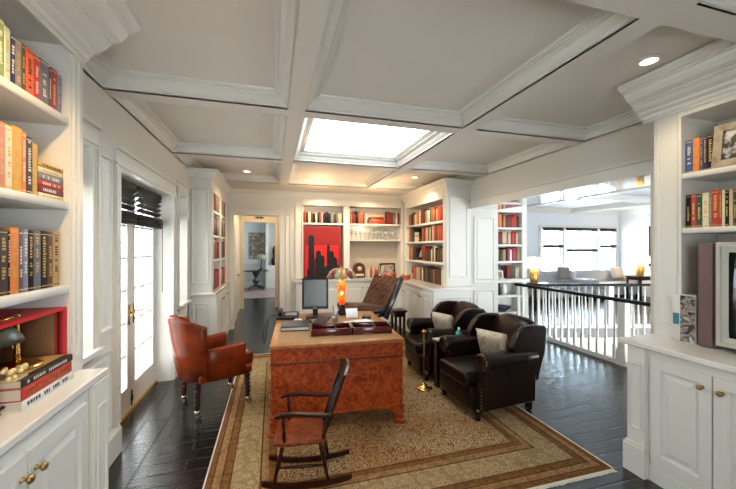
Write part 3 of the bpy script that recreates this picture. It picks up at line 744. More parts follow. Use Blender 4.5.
framed('framed_picture', 'sepia abstract picture on the pale blue wall past the doorway', 'picture', (-.62, 14.09, 1.15), 0, .62, 1.05, mat('gilt_frame', (.3, .25, .16), .4), .03, blotch('sepia_art', [(.5, .45, .34), (.12, .10, .08), (.4, .34, .24), (.62, .58, .5)], 3.5, 2))
t = thing('built_in_bookcase', 'white display niche at the right edge of the far doorway', 'bookcase', (-.27, 13.55, 0))
mb = MB(); mb.box(0, 1.0, 0, .48, 0, .9); obj('cabinet_base', mb, TRIM, t); mb = MB(); mb.box(0, .1, 0, .48, .9, 2.7); mb.box(.55, 1.0, 0, .48, .9, 2.7); mb.box(.1, .55, .4, .48, .9, 2.7); obj('side_panel', mb, TRIM, t)
mb = MB(); mb.lathe([(0, 0), (.1, 0), (.12, .2), (.05, .35), (.08, .6), (.03, .75), (0, .76)], seg=12); tag(obj('dark_vase', mb, BLACK, None, (.05, 13.78, .901)), 'dark vase in the white niche past the doorway', 'vase')
mb = MB(); mb.prism([(-.12, .03), (-.09, -.07), (.09, -.07), (.12, .03), (.08, -.01), (.04, .03), (0, -.01), (-.04, .03), (-.08, -.01)], 'y', -.01, .0); o = obj('door_ornament', mb, BLACK); o.location = (-.35, 9.395, 2.42); o.rotation_euler = (0, 0, 0); tag(o, 'small dark ornament hung above the inner doorway', 'ornament')

# ------------------------------------------------------------------ rug
RX0, RX1, RY0, RY1 = -.45, 2.39, 1.87, 5.3
cx, cy = (RX0+RX1)/2, (RY0+RY1)/2
rg = thing('persian_rug', 'large tan Persian rug with brown borders under the desk and armchairs', 'rug', (cx, cy, .0012))
mb = MB(); hx, hy = (RX1-RX0)/2, (RY1-RY0)/2; mb.box(-hx, hx, -hy, hy, 0, .0065, .002, 1); obj('rug_field', mb, rug_mat(hx, hy), rg)
FR = mat('cotton_fringe', (.62, .58, .48), .9)
for s in (-1, 1):
    mb = MB(); n = 150
    for i in range(n):
        x = -hx+2*hx*(i+.5)/n; mb.prism([(x-.008, s*hy), (x+.008, s*hy), (x+.006+random.uniform(-.004, .004), s*(hy+.028+random.uniform(0, .012))), (x-.006, s*(hy+.03))], 'z', .0, .004)
    obj('fringe', mb, FR, rg)['kind'] = 'stuff'
    mb = MB(); mb.tube([(s*hx, -hy, .006), (s*hx, hy, .006)], .006, 6); obj('selvage', mb, FR, rg)
ZR = .008

# ------------------------------------------------------------------ desk
DK = thing('desk', 'burl wood pedestal desk with bracket feet in the middle of the rug', 'desk', (.61, 3.60, ZR), R(-3.5))
W, Dp, H = 1.17, 1.36, .775
w2, d2 = W/2, Dp/2
mb = MB(); mb.box(-w2-.012, w2+.012, -d2-.012, d2+.012, H-.032, H-.0, .006, 2); obj('top_border', mb, BURLTOP, DK)
mb = MB(); mb.box(-w2+.05, w2-.07, -d2+.06, d2-.07, H-.001, H+.0015); obj('leather_inset', mb, LTOP, DK)
mb = MB(); mb.box(-w2, w2, -d2, d2, H-.15, H-.032); obj('frieze', mb, BURL, DK)
mb = MB(); mb.box(-w2-.008, w2+.008, -d2-.008, d2+.008, H-.165, H-.15, .004, 1); obj('bead_molding', mb, DESKBEAD, DK)
mb = MB(); mb.box(-w2+.006, w2-.006, -d2+.006, d2-.006, .155, H-.165); obj('pedestal_body', mb, BURL, DK)
mb = MB()
for x in (-w2+.002, w2-.03): mb.box(x, x+.028, -d2-.0, -d2+.03, .17, H-.166)
mb.box(-w2-.01, w2+.01, -d2-.012, d2+.012, .145, .172, .008, 2); obj('base_molding', mb, BURL, DK)
foot = [(0, .145), (.15, .145), (.15, .125), (.10, .12), (.072, .10), (.072, .07), (.088, .035), (.085, .0), (-.022, .0), (-.024, .022), (.004, .045), (.006, .07), (-.014, .1), (-.014, .125)]
for sx in (-1, 1):
    for sy in (-1, 1):
        mb = MB()
        mb.prism([(sx*(-w2+0)*-1 - sx*(p[0]), p[1]) for p in foot], 'y', sy*(d2-.025), sy*(d2+.006), .004, 1)
        mb.prism([(sy*d2-sy*p[0], p[1]) for p in foot], 'x', sx*(w2-.025), sx*(w2+.006), .004, 1)
        obj('bracket_foot', mb, BURL, DK)
for j, y in enumerate((-.42, .42)):
    for z in (.25, .42, .56, .68):
        for sx in (-1, 1):
            mb = MB(); mb.rings(y-.2, y+.2, z-.055, z+.055, [(0, 0), (0, .006), (.006, .008)], lambda u, v, d: (sx*(w2+d), u, v)); dr_ = obj('drawer', mb, BURL, DK)
            mb = MB(); mb.tube([(sx*(w2+.008), y-.04, z), (sx*(w2+.03), y-.03, z-.01), (sx*(w2+.03), y+.03, z-.01), (sx*(w2+.008), y+.04, z)], .005, 6); obj('pull', mb, ABRASS, dr_)
ZD = ZR+H+.0015

# ------------------------------------------------------------------ wing chairs
def wing_chair(label, loc, rz):
    t = thing('wing_armchair', label, 'armchair', loc, rz)   # faces +x
    def seg_arc(c, r, a0, a1, n): return [(c[0]+r*math.cos(R(a0+(a1-a0)*i/n)), c[1]+r*math.sin(R(a0+(a1-a0)*i/n))) for i in range(n+1)]
    mb = MB(); mb.box(-.32, .37, -.27, .27, .10, .30, .02, 3); obj('seat_frame', mb, DARKL, t)
    mb = MB(); mb.box(-.24, .40, -.235, .235, .29, .43, .045, 4); obj('seat_cushion', mb, DARKL, t)
    # back: leaning slab with rounded top
    mb = MB()
    secs = []
    n = 14
    for j in range(2):
        pass
    prof = [(-.235, .28), (-.26, .5), (-.33, .71), (-.375, .83), (-.405, .87), (-.45, .875), (-.485, .85), (-.49, .78), (-.44, .6), (-.375, .3), (-.35, .12)]
    def yw(z): return .30 - (.02 if z > .5 else 0)
    A = []
    for i in range(n+1):
        y = -.30+.60*i/n; k = abs(y/.30); dz = -.075*max(0, k-.35)**2/.42; bul = .02*(1-k*k)
        A.append([mb.v((x+(bul if q < 4 else 0), y, z+(dz if z > .6 else 0))) for q, (x, z) in enumerate(prof)])
    for a, b in zip(A, A[1:]):
        for q in range(len(prof)-1): mb.f([a[q], b[q], b[q+1], a[q+1]], True)
        mb.f([a[-1], b[-1], b[0], a[0]])
    mb.f(A[0]); mb.f(A[-1][::-1]); obj('backrest', mb, DARKL, t)
    for s in (-1, 1):
        wing = [(-.30, .42), (-.12, .56), (-.05, .60), (-.04, .66), (-.08, .72), (-.13, .79), (-.2, .835), (-.30, .85), (-.45, .84), (-.49, .80), (-.45, .6), (-.37, .3)]
        mb = MB(); y0, y1 = sorted((s*.285, s*.36)); mb.prism(wing, 'y', y0, y1, .025, 3); obj('wing', mb, DARKL, t)
        side = [(-.34, .10), (.30, .10), (.31, .28), (.25, .40), (.265, .52), (.22, .555), (-.34, .555)]
        mb = MB(); y0, y1 = sorted((s*.255, s*.355)); mb.prism(side, 'y', y0, y1, .022, 3); obj('arm_side', mb, DARKL, t)
        mb = MB(); mb.lathe([(0, -.35), (.055, -.35), (.065, -.2), (.078, .12), (.088, .25), (.084, .285), (.064, .297), (.058, .29), (.0, .29)], (0, s*.325, .545), 18, 'x'); obj('arm_roll', mb, DARKL, t)
        mb = MB()
        for k in range(16):
            a = 2*math.pi*k/16; mb.sphere((.29, s*.325+.071*math.cos(a), .545+.071*math.sin(a)), .006, 6, 4)
        for k in range(12): mb.sphere((.305-.045*(k > 6), s*(.345), .13+.03*k), .005, 6, 4)
        obj('nailhead_trim', mb, ABRASS, t)
        mb = MB(); mb.turned((.29, s*.28, .11), (.30, s*.285, 0), [(0, .035), (.3, .04), (.7, .025), (1, .03)]); obj('leg', mb, BLACKW, t)
        mb = MB(); mb.box(-.34, -.29, s*.28-.022, s*.28+.022, 0, .11); obj('leg', mb, BLACKW, t)
    return t
wing_chair('dark brown leather wing chair nearest the camera, right of the desk', (2.12, 3.04, ZR), R(184))
wing_chair('dark brown leather wing chair farther back, behind the side table', (2.10, 4.00, ZR), R(178))
PIL = blotch('floral_cushion_cloth', [(.24, .12, .08), (.45, .38, .27), (.5, .43, .32), (.3, .24, .16)], 26, .6)
cushion('beige floral cushion on the nearest dark leather wing chair', (2.21, 3.0, .60), R(112), R(-20), .36, .34, .13, PIL)
cushion('beige floral cushion on the farther dark leather wing chair', (2.17, 3.97, .60), R(110), R(-20), .36, .34, .13, PIL)
side_table('small black table between the two leather wing chairs', (2.02, 3.52, ZR), .48, .13, .54, BLACKW)
mb = MB(); mb.box(-.1, .1, -.06, .06, 0, .008); tag(obj('magazine', mb, mat('magazine_cover', (.55, .5, .42), .4, noise=.4, nscale=14), None, (1.90, 3.53, ZR+.541), R(8)), 'open magazine on the small black table', 'magazine')
t = thing('spray_bottle', 'small green bottle with white cap on the small black table', 'bottle', (2.12, 3.53, ZR+.541))
mb = MB(); mb.lathe([(0, 0), (.035, 0), (.038, .02), (.036, .06), (.015, .085), (.012, .09), (0, .09)], seg=14); obj('bottle_body', mb, mat('green_gel', (.05, .42, .28), .15, coat=.5), t)
mb = MB(); mb.lathe([(0, .09), (.014, .09), (.014, .12), (0, .12)], seg=10); obj('cap', mb, mat('white_plastic', (.75, .75, .73), .4), t)
t = thing('smoking_stand', 'slim brass stand with round base beside the nearest wing chair', 'stand', (1.665, 3.52, ZR))
mb = MB(); mb.lathe([(0, 0), (.098, 0), (.1, .008), (.08, .018), (.04, .024), (.025, .05), (.012, .06), (0, .06)], seg=22); obj('base', mb, BRASS, t)
mb = MB(); mb.turned((0, 0, .05), (0, 0, .64), [(0, .009), (.5, .007), (.52, .012), (.54, .007), (1, .007)]); obj('pole', mb, ABRASS, t)
mb = MB(); mb.lathe([(0, .63), (.03, .635), (.035, .65), (.012, .66), (0, .68)], seg=14); obj('finial', mb, ABRASS, t)

# ------------------------------------------------------------------ red leather armchair
def tub_chair(label, loc, rz):
    t = thing('tub_armchair', label, 'armchair', loc, rz)    # faces +x
    hw, fx_, bx = .255, .27, -.24
    # plan path of the upholstered shell: straight arms then round back
    def path(t_):   # t_ in 0..1 from right-arm front to left-arm front
        La = .24; Rr = hw; arc = math.pi*Rr; tot = 2*La+arc; s_ = t_*tot
        if s_ < La: return (fx_-.08-s_, -Rr), (0, -1)
        if s_ < La+arc:
            a = -math.pi/2-(s_-La)/Rr; return (fx_-.08-La+Rr*1.0*math.cos(a), Rr*math.sin(a)), (math.cos(a), math.sin(a))
        return (fx_-.08-La+(s_-La-arc), Rr), (0, 1)
    def shell(name, t0, t1, top, n, flare=0):
        mb = MB(); S = []
        for i in range(n+1):
            u = t0+(t1-t0)*i/n; (x, y), (nx, ny) = path(u); zt_ = top(u); fl = flare*(zt_-.4)
            q = []
            for (o_, z) in ((.0, .34), (.045, .34), (.048+fl*.6, (zt_+.34)/2), (.05+fl, zt_-.02), (.035+fl, zt_), (-.0+fl, zt_+.005), (-.02+fl, zt_-.02), (-.02+fl*.5, (zt_+.34)/2)):
                q.append(mb.v((x+nx*o_, y+ny*o_, z)))
            S.append(q)
        for a, b in zip(S, S[1:]):
            for k in range(8): mb.f([a[k], a[(k+1) % 8], b[(k+1) % 8], b[k]], True)
        mb.f(S[0]); mb.f(S[-1][::-1]); return obj(name, mb, REDL, t)
    shell('backrest', .27, .73, lambda u: .955-.09*abs(u-.5)/.23*abs(u-.5)/.23, 22, .16)
    shell('arm', .0, .285, lambda u: .655-.02*(u/.28), 8); shell('arm', .715, 1.0, lambda u: .635+.02*((u-.72)/.28), 8)
    mb = MB(); mb.box(bx-.0, fx_, -hw-.02, hw+.02, .33, .41, .02, 3); obj('seat_frame', mb, REDL, t)
    mb = MB(); mb.box(bx+.06, fx_+.045, -hw+.03, hw-.03, .40, .53, .05, 4); obj('seat_cushion', mb, REDL, t)
    for (x, y) in ((.23, -.23), (.23, .23), (-.24, -.22), (-.24, .22)):
        mb = MB(); rp = [(0, .032)]
        for k in range(6): rp += [(.05+k*.14, .033), (.10+k*.14, .019), (.14+k*.14, .031-.001*k)]
        rp += [(1, .02)]
        mb.turned((x, y, .35), (x*1.03, y*1.03, .055), rp, 12); lg = obj('leg', mb, DWOOD, t)
        mb = MB(); mb.lathe([(0, .035), (.027, .04), (.03, .07), (.022, .085), (0, .09)], (x*1.03, y*1.03, 0), 12); mb.lathe([(0, -.016), (.024, -.016), (.029, 0), (.024, .016), (0, .016)], (x*1.03+.012, y*1.03, .029), 14, 'y'); obj('caster', mb, mat('worn_nickel', (.45, .42, .34), .25, .9), lg)
    return t
tub_chair('oxblood red leather tub armchair on brass casters, left of the desk', (-.57, 3.79, .001), R(27))

# ------------------------------------------------------------------ child rocking chair
RK = thing('rocking_chair', 'small dark wooden rocking chair in front of the desk', 'rocking chair', (.215, 2.42, ZR+.0), R(171))
W_ = .135
def rz_(x): return .018+.42*(x+.02)**2
for s in (-1, 1):
    mb = MB(); P_ = [(x/100, s*(W_+.005), rz_(x/100)) for x in range(-33, 29, 3)]
    top = [(p[0], p[2]+.012) for p in P_]; bot = [(p[0], p[2]-.018) for p in P_][::-1]
    mb.prism(top+bot, 'y', s*(W_+.005)-.012, s*(W_+.005)+.012, .003, 1); obj('rocker', mb, DWOOD, RK)
LEG = [(0, .011), (.12, .012), (.18, .017), (.24, .011), (.3, .016), (.36, .011), (.6, .016), (.8, .012), (1, .01)]
for s in (-1, 1):
    for x0, x1 in ((.13, .19), (-.11, -.17)):
        mb = MB(); mb.turned((x0, s*.115, .295), (x1, s*(W_+.005), rz_(x1)+.008), LEG); obj('leg', mb, DWOOD, RK)
    mb = MB(); mb.turned((.172, s*.131, .14), (-.152, s*.131, .14), [(0, .007), (.5, .012), (1, .007)]); obj('stretcher', mb, DWOOD, RK)
mb = MB(); mb.turned((.165, -.128, .165), (.165, .128, .165), [(0, .007), (.5, .012), (1, .007)]); obj('stretcher', mb, DWOOD, RK)
mb = MB(); mb.turned((-.145, -.128, .17), (-.145, .128, .17), [(0, .007), (.5, .011), (1, .007)]); obj('stretcher', mb, DWOOD, RK)
mb = MB(); seat = [(.19, -.15), (.20, 0), (.19, .15), (.10, .165), (-.05, .15), (-.15, .135), (-.155, -.135), (-.05, -.15), (.10, -.165)]
mb.prism(seat, 'z', .29, .32, .01, 3); obj('seat', mb, ROCKW, RK)
def bk(z): return -.135-.33*(z-.32)   # back lean
for s in (-1, 1):
    mb = MB(); mb.turned((-.13, s*.12, .31), (bk(.72), s*.145, .72), [(0, .012), (.3, .015), (.42, .018), (.44, .012), (.7, .015), (1, .012)]); obj('back_post', mb, DWOOD, RK)
mb = MB(); n = 10; A = []
for i in range(n+1):
    y = -.17+.34*i/n; k = 1-(y/.17)**2; zt_ = .755+.035*k; zb_ = .665+.0*k
    A.append([mb.v(p) for p in ((bk(zb_)+.008-.02*k, y, zb_), (bk(zt_)+.008-.02*k, y, zt_), (bk(zt_)-.01-.02*k, y, zt_), (bk(zb_)-.01-.02*k, y, zb_))])
for a, b in zip(A, A[1:]):
    for q in range(4): mb.f([a[q], a[(q+1) % 4], b[(q+1) % 4], b[q]], False)
mb.f(A[0]); mb.f(A[-1][::-1]); obj('crest_rail', mb, DWOOD, RK)
for i in range(5):
    y = -.08+.04*i; mb = MB(); mb.turned((-.135, y, .315), (bk(.67)-.012, y*1.1, .67), [(0, .006), (.4, .011), (.6, .013), (.8, .008), (1, .006)]); obj('spindle', mb, DWOOD, RK)
for s in (-1, 1):
    mb = MB(); mb.prism([(-.19, .495), (-.1, .50), (.05, .515), (.14, .515), (.185, .50), (.19, .488), (.17, .485), (.13, .497), (.05, .497), (-.1, .482), (-.19, .477)], 'y', s*.155-.018, s*.155+.018, .004, 2); obj('arm', mb, DWOOD, RK)
    mb = MB(); mb.turned((.12, s*.148, .31), (.13, s*.155, .492), [(0, .009), (.3, .014), (.5, .009), (.7, .013), (1, .008)]); obj('arm_support', mb, DWOOD, RK)

# ------------------------------------------------------------------ tufted desk chair behind the desk
TC = thing('tufted_desk_chair', 'reclined tufted brown leather chair with black frame behind the desk', 'chair', (1.38, 5.2, ZR), R(207))
TUFT = blotch('tufted_leather', [(.015, .005, .003), (.06, .018, .008), (.12, .042, .016), (.03, .009, .005)], 10, .8)
mb = MB(); mb.M = xf((0, 0, .585), 0, 0, R(-8)); mb.box(-.25, .36, -.24, .24, 0, .12, .045, 3); obj('seat_cushion', mb, TUFT, TC)
mb = MB(); mb.M = xf((-.25, 0, .56), 0, 0, R(-32)); 
nx, nz = 16, 18; G = [[mb.v((.05+.018*math.cos(i/nx*math.pi*8)*math.cos(j/nz*math.pi*8), -.27+.54*i/nx, .62*j/nz)) for i in range(nx+1)] for j in range(nz+1)]
for j in range(nz):
    for i in range(nx): mb.f([G[j][i], G[j][i+1], G[j+1][i+1], G[j+1][i]], True)
mb.box(-.03, .048, -.275, .275, -.01, .63, .02, 2); bko = obj('backrest', mb, TUFT, TC)
mb = MB(); mb.M = xf((-.25, 0, .56), 0, 0, R(-32)); mb.box(-.07, .03, -.315, -.277, -.08, .66, .01, 2); mb.box(-.07, .03, .277, .315, -.08, .66, .01, 2); mb.box(-.055, -.035, -.25, .25, -.02, .6); obj('back_frame', mb, BLACKW, TC)
for s in (-1, 1):
    mb = MB(); mb.tube([(-.34, s*.275, .68), (-.2, s*.285, .64), (.1, s*.285, .62), (.17, s*.285, .57), (.1, s*.27, .50)], [.018, .02, .022, .02, .016]); obj('arm', mb, BLACKW, TC)
mb = MB(); mb.box(-.27, .28, -.25, .25, .5, .57, .01, 2); obj('seat_pan', mb, BLACKW, TC)
mb = MB(); mb.lathe([(0, .1), (.04, .1), (.03, .2), (.03, .51), (0, .51)], seg=14); obj('swivel_post', mb, BLACK, TC)
for k in range(5):
    a = R(72*k); mb = MB(); mb.tube([(0, 0, .13), (.3*math.cos(a), .3*math.sin(a), .07)], [.03, .02]); lg = obj('base_arm', mb, BLACK, TC)
    mb = MB(); mb.lathe([(0, -.02), (.03, -.02), (.03, .02), (0, .02)], (.3*math.cos(a), .3*math.sin(a), .03), 12, 'y'); obj('caster', mb, BLACK, lg)
side_table('small dark side stand right of the tufted desk chair', (2.2, 5.75, .001), .26, .3, .48, DWOOD)
# ------------------------------------------------------------------ books
BC = {'orange red': (.62, .10, .03), 'green': (.20, .25, .10), 'pale green': (.42, .50, .40), 'navy': (.012, .015, .07), 'grey': (.20, .18, .18), 'brown': (.10, .045, .02),
      'red': (.45, .03, .015), 'slate blue': (.12, .13, .17), 'crimson': (.34, .02, .05), 'blue grey': (.20, .21, .28), 'salmon': (.55, .20, .13), 'cream': (.66, .60, .40),
      'golden yellow': (.62, .32, .04), 'orange': (.68, .20, .03), 'dark brown': (.035, .022, .02), 'mustard': (.5, .30, .06), 'dark red': (.16, .015, .012), 'black': (.012, .011, .012),
      'purple grey': (.10, .07, .10), 'tan': (.42, .25, .09), 'blue': (.05, .09, .22), 'white': (.65, .64, .60), 'dark green': (.02, .06, .04), 'rust': (.35, .09, .03), 'beige': (.48, .40, .27), 'pink': (.5, .25, .2)}
PAGES = mat('book_pages', (.62, .56, .43), .8)
GOLD = mat('gold_stamping', (.55, .38, .10), .35, .6)
INK = mat('dark_lettering', (.02, .02, .02), .6); PALE = mat('pale_lettering', (.6, .58, .5), .6)
def bmat(c):
    return mat('book_cloth_'+c.replace(' ', '_'), BC[c], .5, noise=.12, nscale=30)
def book(M, u, w, z, t, h, dep, col, label, group, detail=2, lean=0, lying=False, deco=None):
    root = M @ Vector((u, w, z))
    rz = M.to_euler().z
    mb = MB(); mb.use(bmat(col))
    def orient(x, y, zz): return (x, y, zz)
    if lying:   # spine along x, thickness up
        mb.box(0, h, 0, .006, 0, t, .002, 1); mb.box(0, h, .003, dep, 0, .004); mb.box(0, h, .003, dep, t-.004, t)
    elif detail == 2:
        mb.box(0, t, 0, .007, 0, h, .0025, 2); mb.box(0, .003, .004, dep, 0, h); mb.box(t-.003, t, .004, dep, 0, h)
    else:
        mb.box(0, t, 0, dep, 0, h, .002, 1)
    if len(label.split()) > 16: print('LONG', label)
    o = obj('book', mb, None, None, root, rz)
    if lean: o.rotation_euler = (0, lean, rz)
    tag(o, label, 'book', group)
    if detail == 2:
        mb = MB()
        if lying: mb.box(.004, h-.004, .006, dep-.004, .004, t-.004)
        else: mb.box(.003, t-.003, .007, dep-.005, .004, h-.005)
        obj('pages', mb, PAGES, o)
        mb = MB(); dm = deco or random.choice([GOLD, GOLD, PALE, INK if sum(BC[col]) > .7 else GOLD])
        if lying:
            x = .03
            while x < h-.04:
                q = random.uniform(.006, .014); mb.box(x, x+q, -.0006, .001, t*.3, t*.7); x += q+.005
                if random.random() < .2: x += .02
        else:
            for zz in (h*.04, h*.93): mb.box(.002, t-.002, -.0006, .001, zz, zz+.004)
            zz = h*random.uniform(.15, .3); ze = h*random.uniform(.7, .9)
            while zz < ze:
                q = random.uniform(.005, .012); mb.box(t*.3, t*random.uniform(.6, .75), -.0006, .001, zz, zz+q); zz += q+.004
                if random.random() < .15: zz += .018
        obj('spine_lettering', mb, dm, o)
    return o
def MM(loc, rz): return Matrix.Translation(loc) @ Matrix.Rotation(rz, 4, 'Z')
def row(M, u0, items, z, w, dep, place, group, detail=2):
    u = u0
    for i, (t, h, c) in enumerate(items):
        book(M, u, w, z+.0005, t-.0015, h, dep, c, '%s %s book, %s from left, %s' % ('slim' if t < .026 else 'thick' if t > .048 else 'upright', c, ORD[i], place), group, detail)
        u += t
    return u
def rrow(M, u0, u1, z, w, dep, place, group, hs=(.2, .3), ts=(.045, .08), pal=None, gaps=0):
    u = u0; i = 0; its = []
    while True:
        t = random.uniform(*ts)
        if u+t > u1 or i >= 29: break
        c = random.choice(pal or list(BC)); h = random.uniform(*hs)
        book(M, u, w, z+.0005, t-.002, h, dep, c, '%s %s book, %s from left %s' % ('short' if h < hs[0]+.35*(hs[1]-hs[0]) else 'tall' if h > hs[0]+.65*(hs[1]-hs[0]) else 'upright', c, ORD[i], place), group, 1)
        u += t; i += 1
        if random.random() < gaps: u += .03
    return u
ML = MM((-1.0, 0, 0), R(90))   # u = world Y
row(ML, 1.52, [(.035, .25, 'cream'), (.03, .24, 'navy'), (.068, .26, 'brown'), (.024, .262, 'orange red'), (.039, .24, 'green'), (.032, .225, 'pale green'), (.029, .212, 'navy'), (.034, .212, 'grey'), (.027, .21, 'brown'), (.05, .21, 'orange red'), (.043, .205, 'red'), (.061, .212, 'slate blue'), (.02, .2, 'brown'), (.046, .21, 'crimson'), (.032, .2, 'blue grey')][1:],
    2.285, .03, .17, "left bookcase's top shelf", 'books on the top shelf at the left edge')
u = row(ML, 1.62, [(.035, .265, 'salmon'), (.031, .265, 'salmon'), (.038, .262, 'cream'), (.053, .272, 'golden yellow'), (.028, .265, 'orange'), (.039, .255, 'dark brown'), (.033, .235, 'mustard')],
    1.855, .03, .17, "left bookcase's middle shelf", 'books on the middle shelf at the left edge')
zz = 1.8555
for i, (t, c) in enumerate(((.022, 'cream'), (.032, 'dark red'), (.026, 'red'), (.034, 'grey'), (.024, 'cream'), (.024, 'mustard'))):
    book(ML, u+.004+random.uniform(0, .004), .03, zz, t, .19, .15, c, '%s book lying flat, %s from the bottom, left middle shelf stack' % (c, ORD[i]), 'books lying in a stack on the left middle shelf', 2, lying=True); zz += t+.0005
tf = framed('photo_frame', 'small gold photo frame leaning behind the stack on the left middle shelf', 'picture frame', ML @ Vector((u+.07, .20, 1.856)), R(90), .13, .245, GOLD, .022, mat('dark_photo', (.05, .045, .04), .3), R(-6))
row(ML, 1.61, [(.045, .275, 'dark red'), (.044, .27, 'dark brown'), (.014, .26, 'black'), (.048, .275, 'orange'), (.025, .27, 'purple grey'), (.031, .272, 'blue grey'), (.036, .27, 'black'), (.046, .268, 'slate blue'), (.051, .27, 'black'), (.038, .268, 'brown'), (.054, .27, 'tan')],
    1.43, .03, .17, "left bookcase's lower shelf", 'books on the lower shelf at the left edge')
MR = MM((XRF, 1.9, 0), R(-90))
u = row(MR, .177, [(.045, .24, 'blue'), (.041, .245, 'orange'), (.019, .235, 'purple grey'), (.022, .24, 'navy'), (.036, .245, 'black')], 2.157, .04, .15, "on the right bookcase's upper shelf", 'books on the upper shelf at the right edge')
framed('photo_frame', 'silver wood framed photo of a white horse on the right upper shelf', 'picture frame', MR @ Vector((u+.188, .032, 2.158)), R(-90), .37, .29, mat('silver_wood', (.30, .25, .18), .4, noise=.3, nscale=20), .045, blotch('dark_foliage_print', [(.01, .015, .01), (.03, .04, .03), (.02, .025, .02), (.45, .45, .42), (.5, .5, .48)], 14, 1), R(-7))
row(MR, .18, [(.031, .24, 'black'), (.031, .24, 'red'), (.035, .235, 'dark green'), (.037, .24, 'cream'), (.017, .24, 'grey'), (.039, .25, 'red'), (.014, .25, 'crimson'), (.016, .245, 'cream'), (.021, .24, 'black'), (.02, .24, 'beige'), (.019, .24, 'dark brown'), (.021, .235, 'cream'), (.03, .235, 'white'), (.035, .23, 'blue grey'), (.03, .24, 'navy'), (.035, .22, 'tan')],
    1.763, .04, .2, "on the right shelf over the television", 'books on the shelf over the television')
WARMP = ['dark red', 'dark red', 'rust', 'brown', 'black', 'dark brown', 'tan', 'beige', 'cream', 'black', 'orange red', 'dark brown', 'dark green', 'crimson', 'brown', 'rust', 'red']
MF = MM((XF, 6.95, 0), R(-90))
NM = {2.085: 'top', 1.735: 'second', 1.35: 'third', .95: 'bottom'}
for z in (2.085, 1.735, 1.35, .95):
    u0 = .12 if z != 1.35 else .12
    segs = {2.085: [(.11, 1.72)], 1.735: [(.11, .36), (.80, 1.72)], 1.35: [(.11, .40), (.78, 1.72)], .95: [(.33, .62), (.72, 1.72)]}[z]
    for k, (a, b) in enumerate(segs):
        side = '' if len(segs) == 1 else (' left group' if k == 0 else ' right group')
        rrow(MF, a, b, z, .05, .2, "in the far right bookcase's %s shelf%s" % (NM[z], side), 'books in the far right corner bookcase', (.22, .30), (.05, .085), WARMP)
zz = 1.7355
for i, c in enumerate(('cream', 'white', 'beige', 'white')):
    book(MF, .40, .06, zz, .045, .2, .15, c, '%s book lying flat, %s up in the far right bookcase' % (c, ORD[i]), 'books lying flat in the far right bookcase', 1, lying=True); zz += .05
framed('photo_frame', 'brown framed photo standing on the second shelf of the far right bookcase', 'picture frame', MF @ Vector((.7, .12, 1.736)), R(-90), .16, .26, DWOOD, .025, mat('warm_photo', (.4, .2, .1), .4), R(-8))
mb = MB(); mb.lathe([(0, 0), (.115, 0), (.12, .01), (.11, .02), (0, .02)], seg=20); o = obj('decorative_plate', mb, mat('pale_plate', (.6, .55, .4), .2)); o.location = MF @ Vector((.58, .16, 1.47)); o.rotation_euler = (R(80), 0, R(-90)); tag(o, 'round pale plate leaning on the third shelf, far right bookcase', 'plate')
mb = MB(); mb.box(-.1, .1, -.05, .05, 0, .07, .01, 2); tag(obj('plate_stand', mb, DWOOD, None, MF @ Vector((.58, .12, 1.351)), R(-90)), 'dark box in front of the round plate, far right bookcase', 'box')
mb = MB(); mb.lathe([(0, 0), (.05, 0), (.06, .03), (.02, .06), (.07, .14), (.05, .24), (.02, .26), (0, .27)], seg=12); tag(obj('dark_figurine', mb, BLACK, None, MF @ Vector((.24, .14, .951))), 'dark figurine at the left end of the far right counter shelf', 'ornament')
# niche shelf
MNi = MM((.6, YB, 0), 0)
rrow(MNi, .03, .42, 2.135, .05, .18, 'on the shelf above the red picture, left half', 'books above the red picture', (.2, .27), (.035, .06), ['dark red', 'red', 'black', 'dark red', 'black', 'cream', 'dark brown'])
rrow(MNi, .46, .86, 2.135, .05, .18, 'on the shelf above the red picture, right half', 'books above the red picture', (.2, .27), (.04, .07), ['black', 'dark brown', 'navy', 'beige', 'black', 'grey'])
rrow(MNi, 1.01, 1.40, 2.135, .05, .18, 'on the shelf above the wine glasses, left end', 'books above the wine glasses', (.2, .29), (.035, .06), ['red', 'dark red', 'black', 'beige', 'rust', 'dark red'])
rrow(MNi, 1.88, 2.18, 2.135, .05, .18, 'on the shelf above the wine glasses, right end', 'books above the wine glasses', (.24, .29), (.04, .06), ['white', 'dark brown', 'grey', 'black', 'dark red'])
zz = 2.1355
for i, c in enumerate(('red', 'rust', 'dark red', 'tan')):
    book(MNi, 1.44+.02*i, .05, zz, .05, .38-.03*i, .18, c, '%s book lying flat, %s from the bottom above the wine glasses' % (c, ORD[i]), 'books lying above the wine glasses', 1, lying=True); zz += .052
# far left bookcase
MLF = MM((LFX, 5.45, 0), R(90))
for bi, (a, b, nm) in enumerate(((.14, .78, 'near'), (.94, 1.5, 'far'))):
    for z, sn in ((2.2, 'top'), (1.81, 'second'), (1.43, 'third'), (.95, 'bottom')):
        rrow(MLF, a, b, z, .005, .18, "on the %s shelf, %s bay, narrow left bookcase" % (sn, nm), 'books in the narrow left bookcase', (.24, .31), (.05, .08), ['dark red', 'black', 'dark brown', 'red', 'brown', 'beige'] if sn != 'bottom' else ['dark red', 'red', 'crimson'])
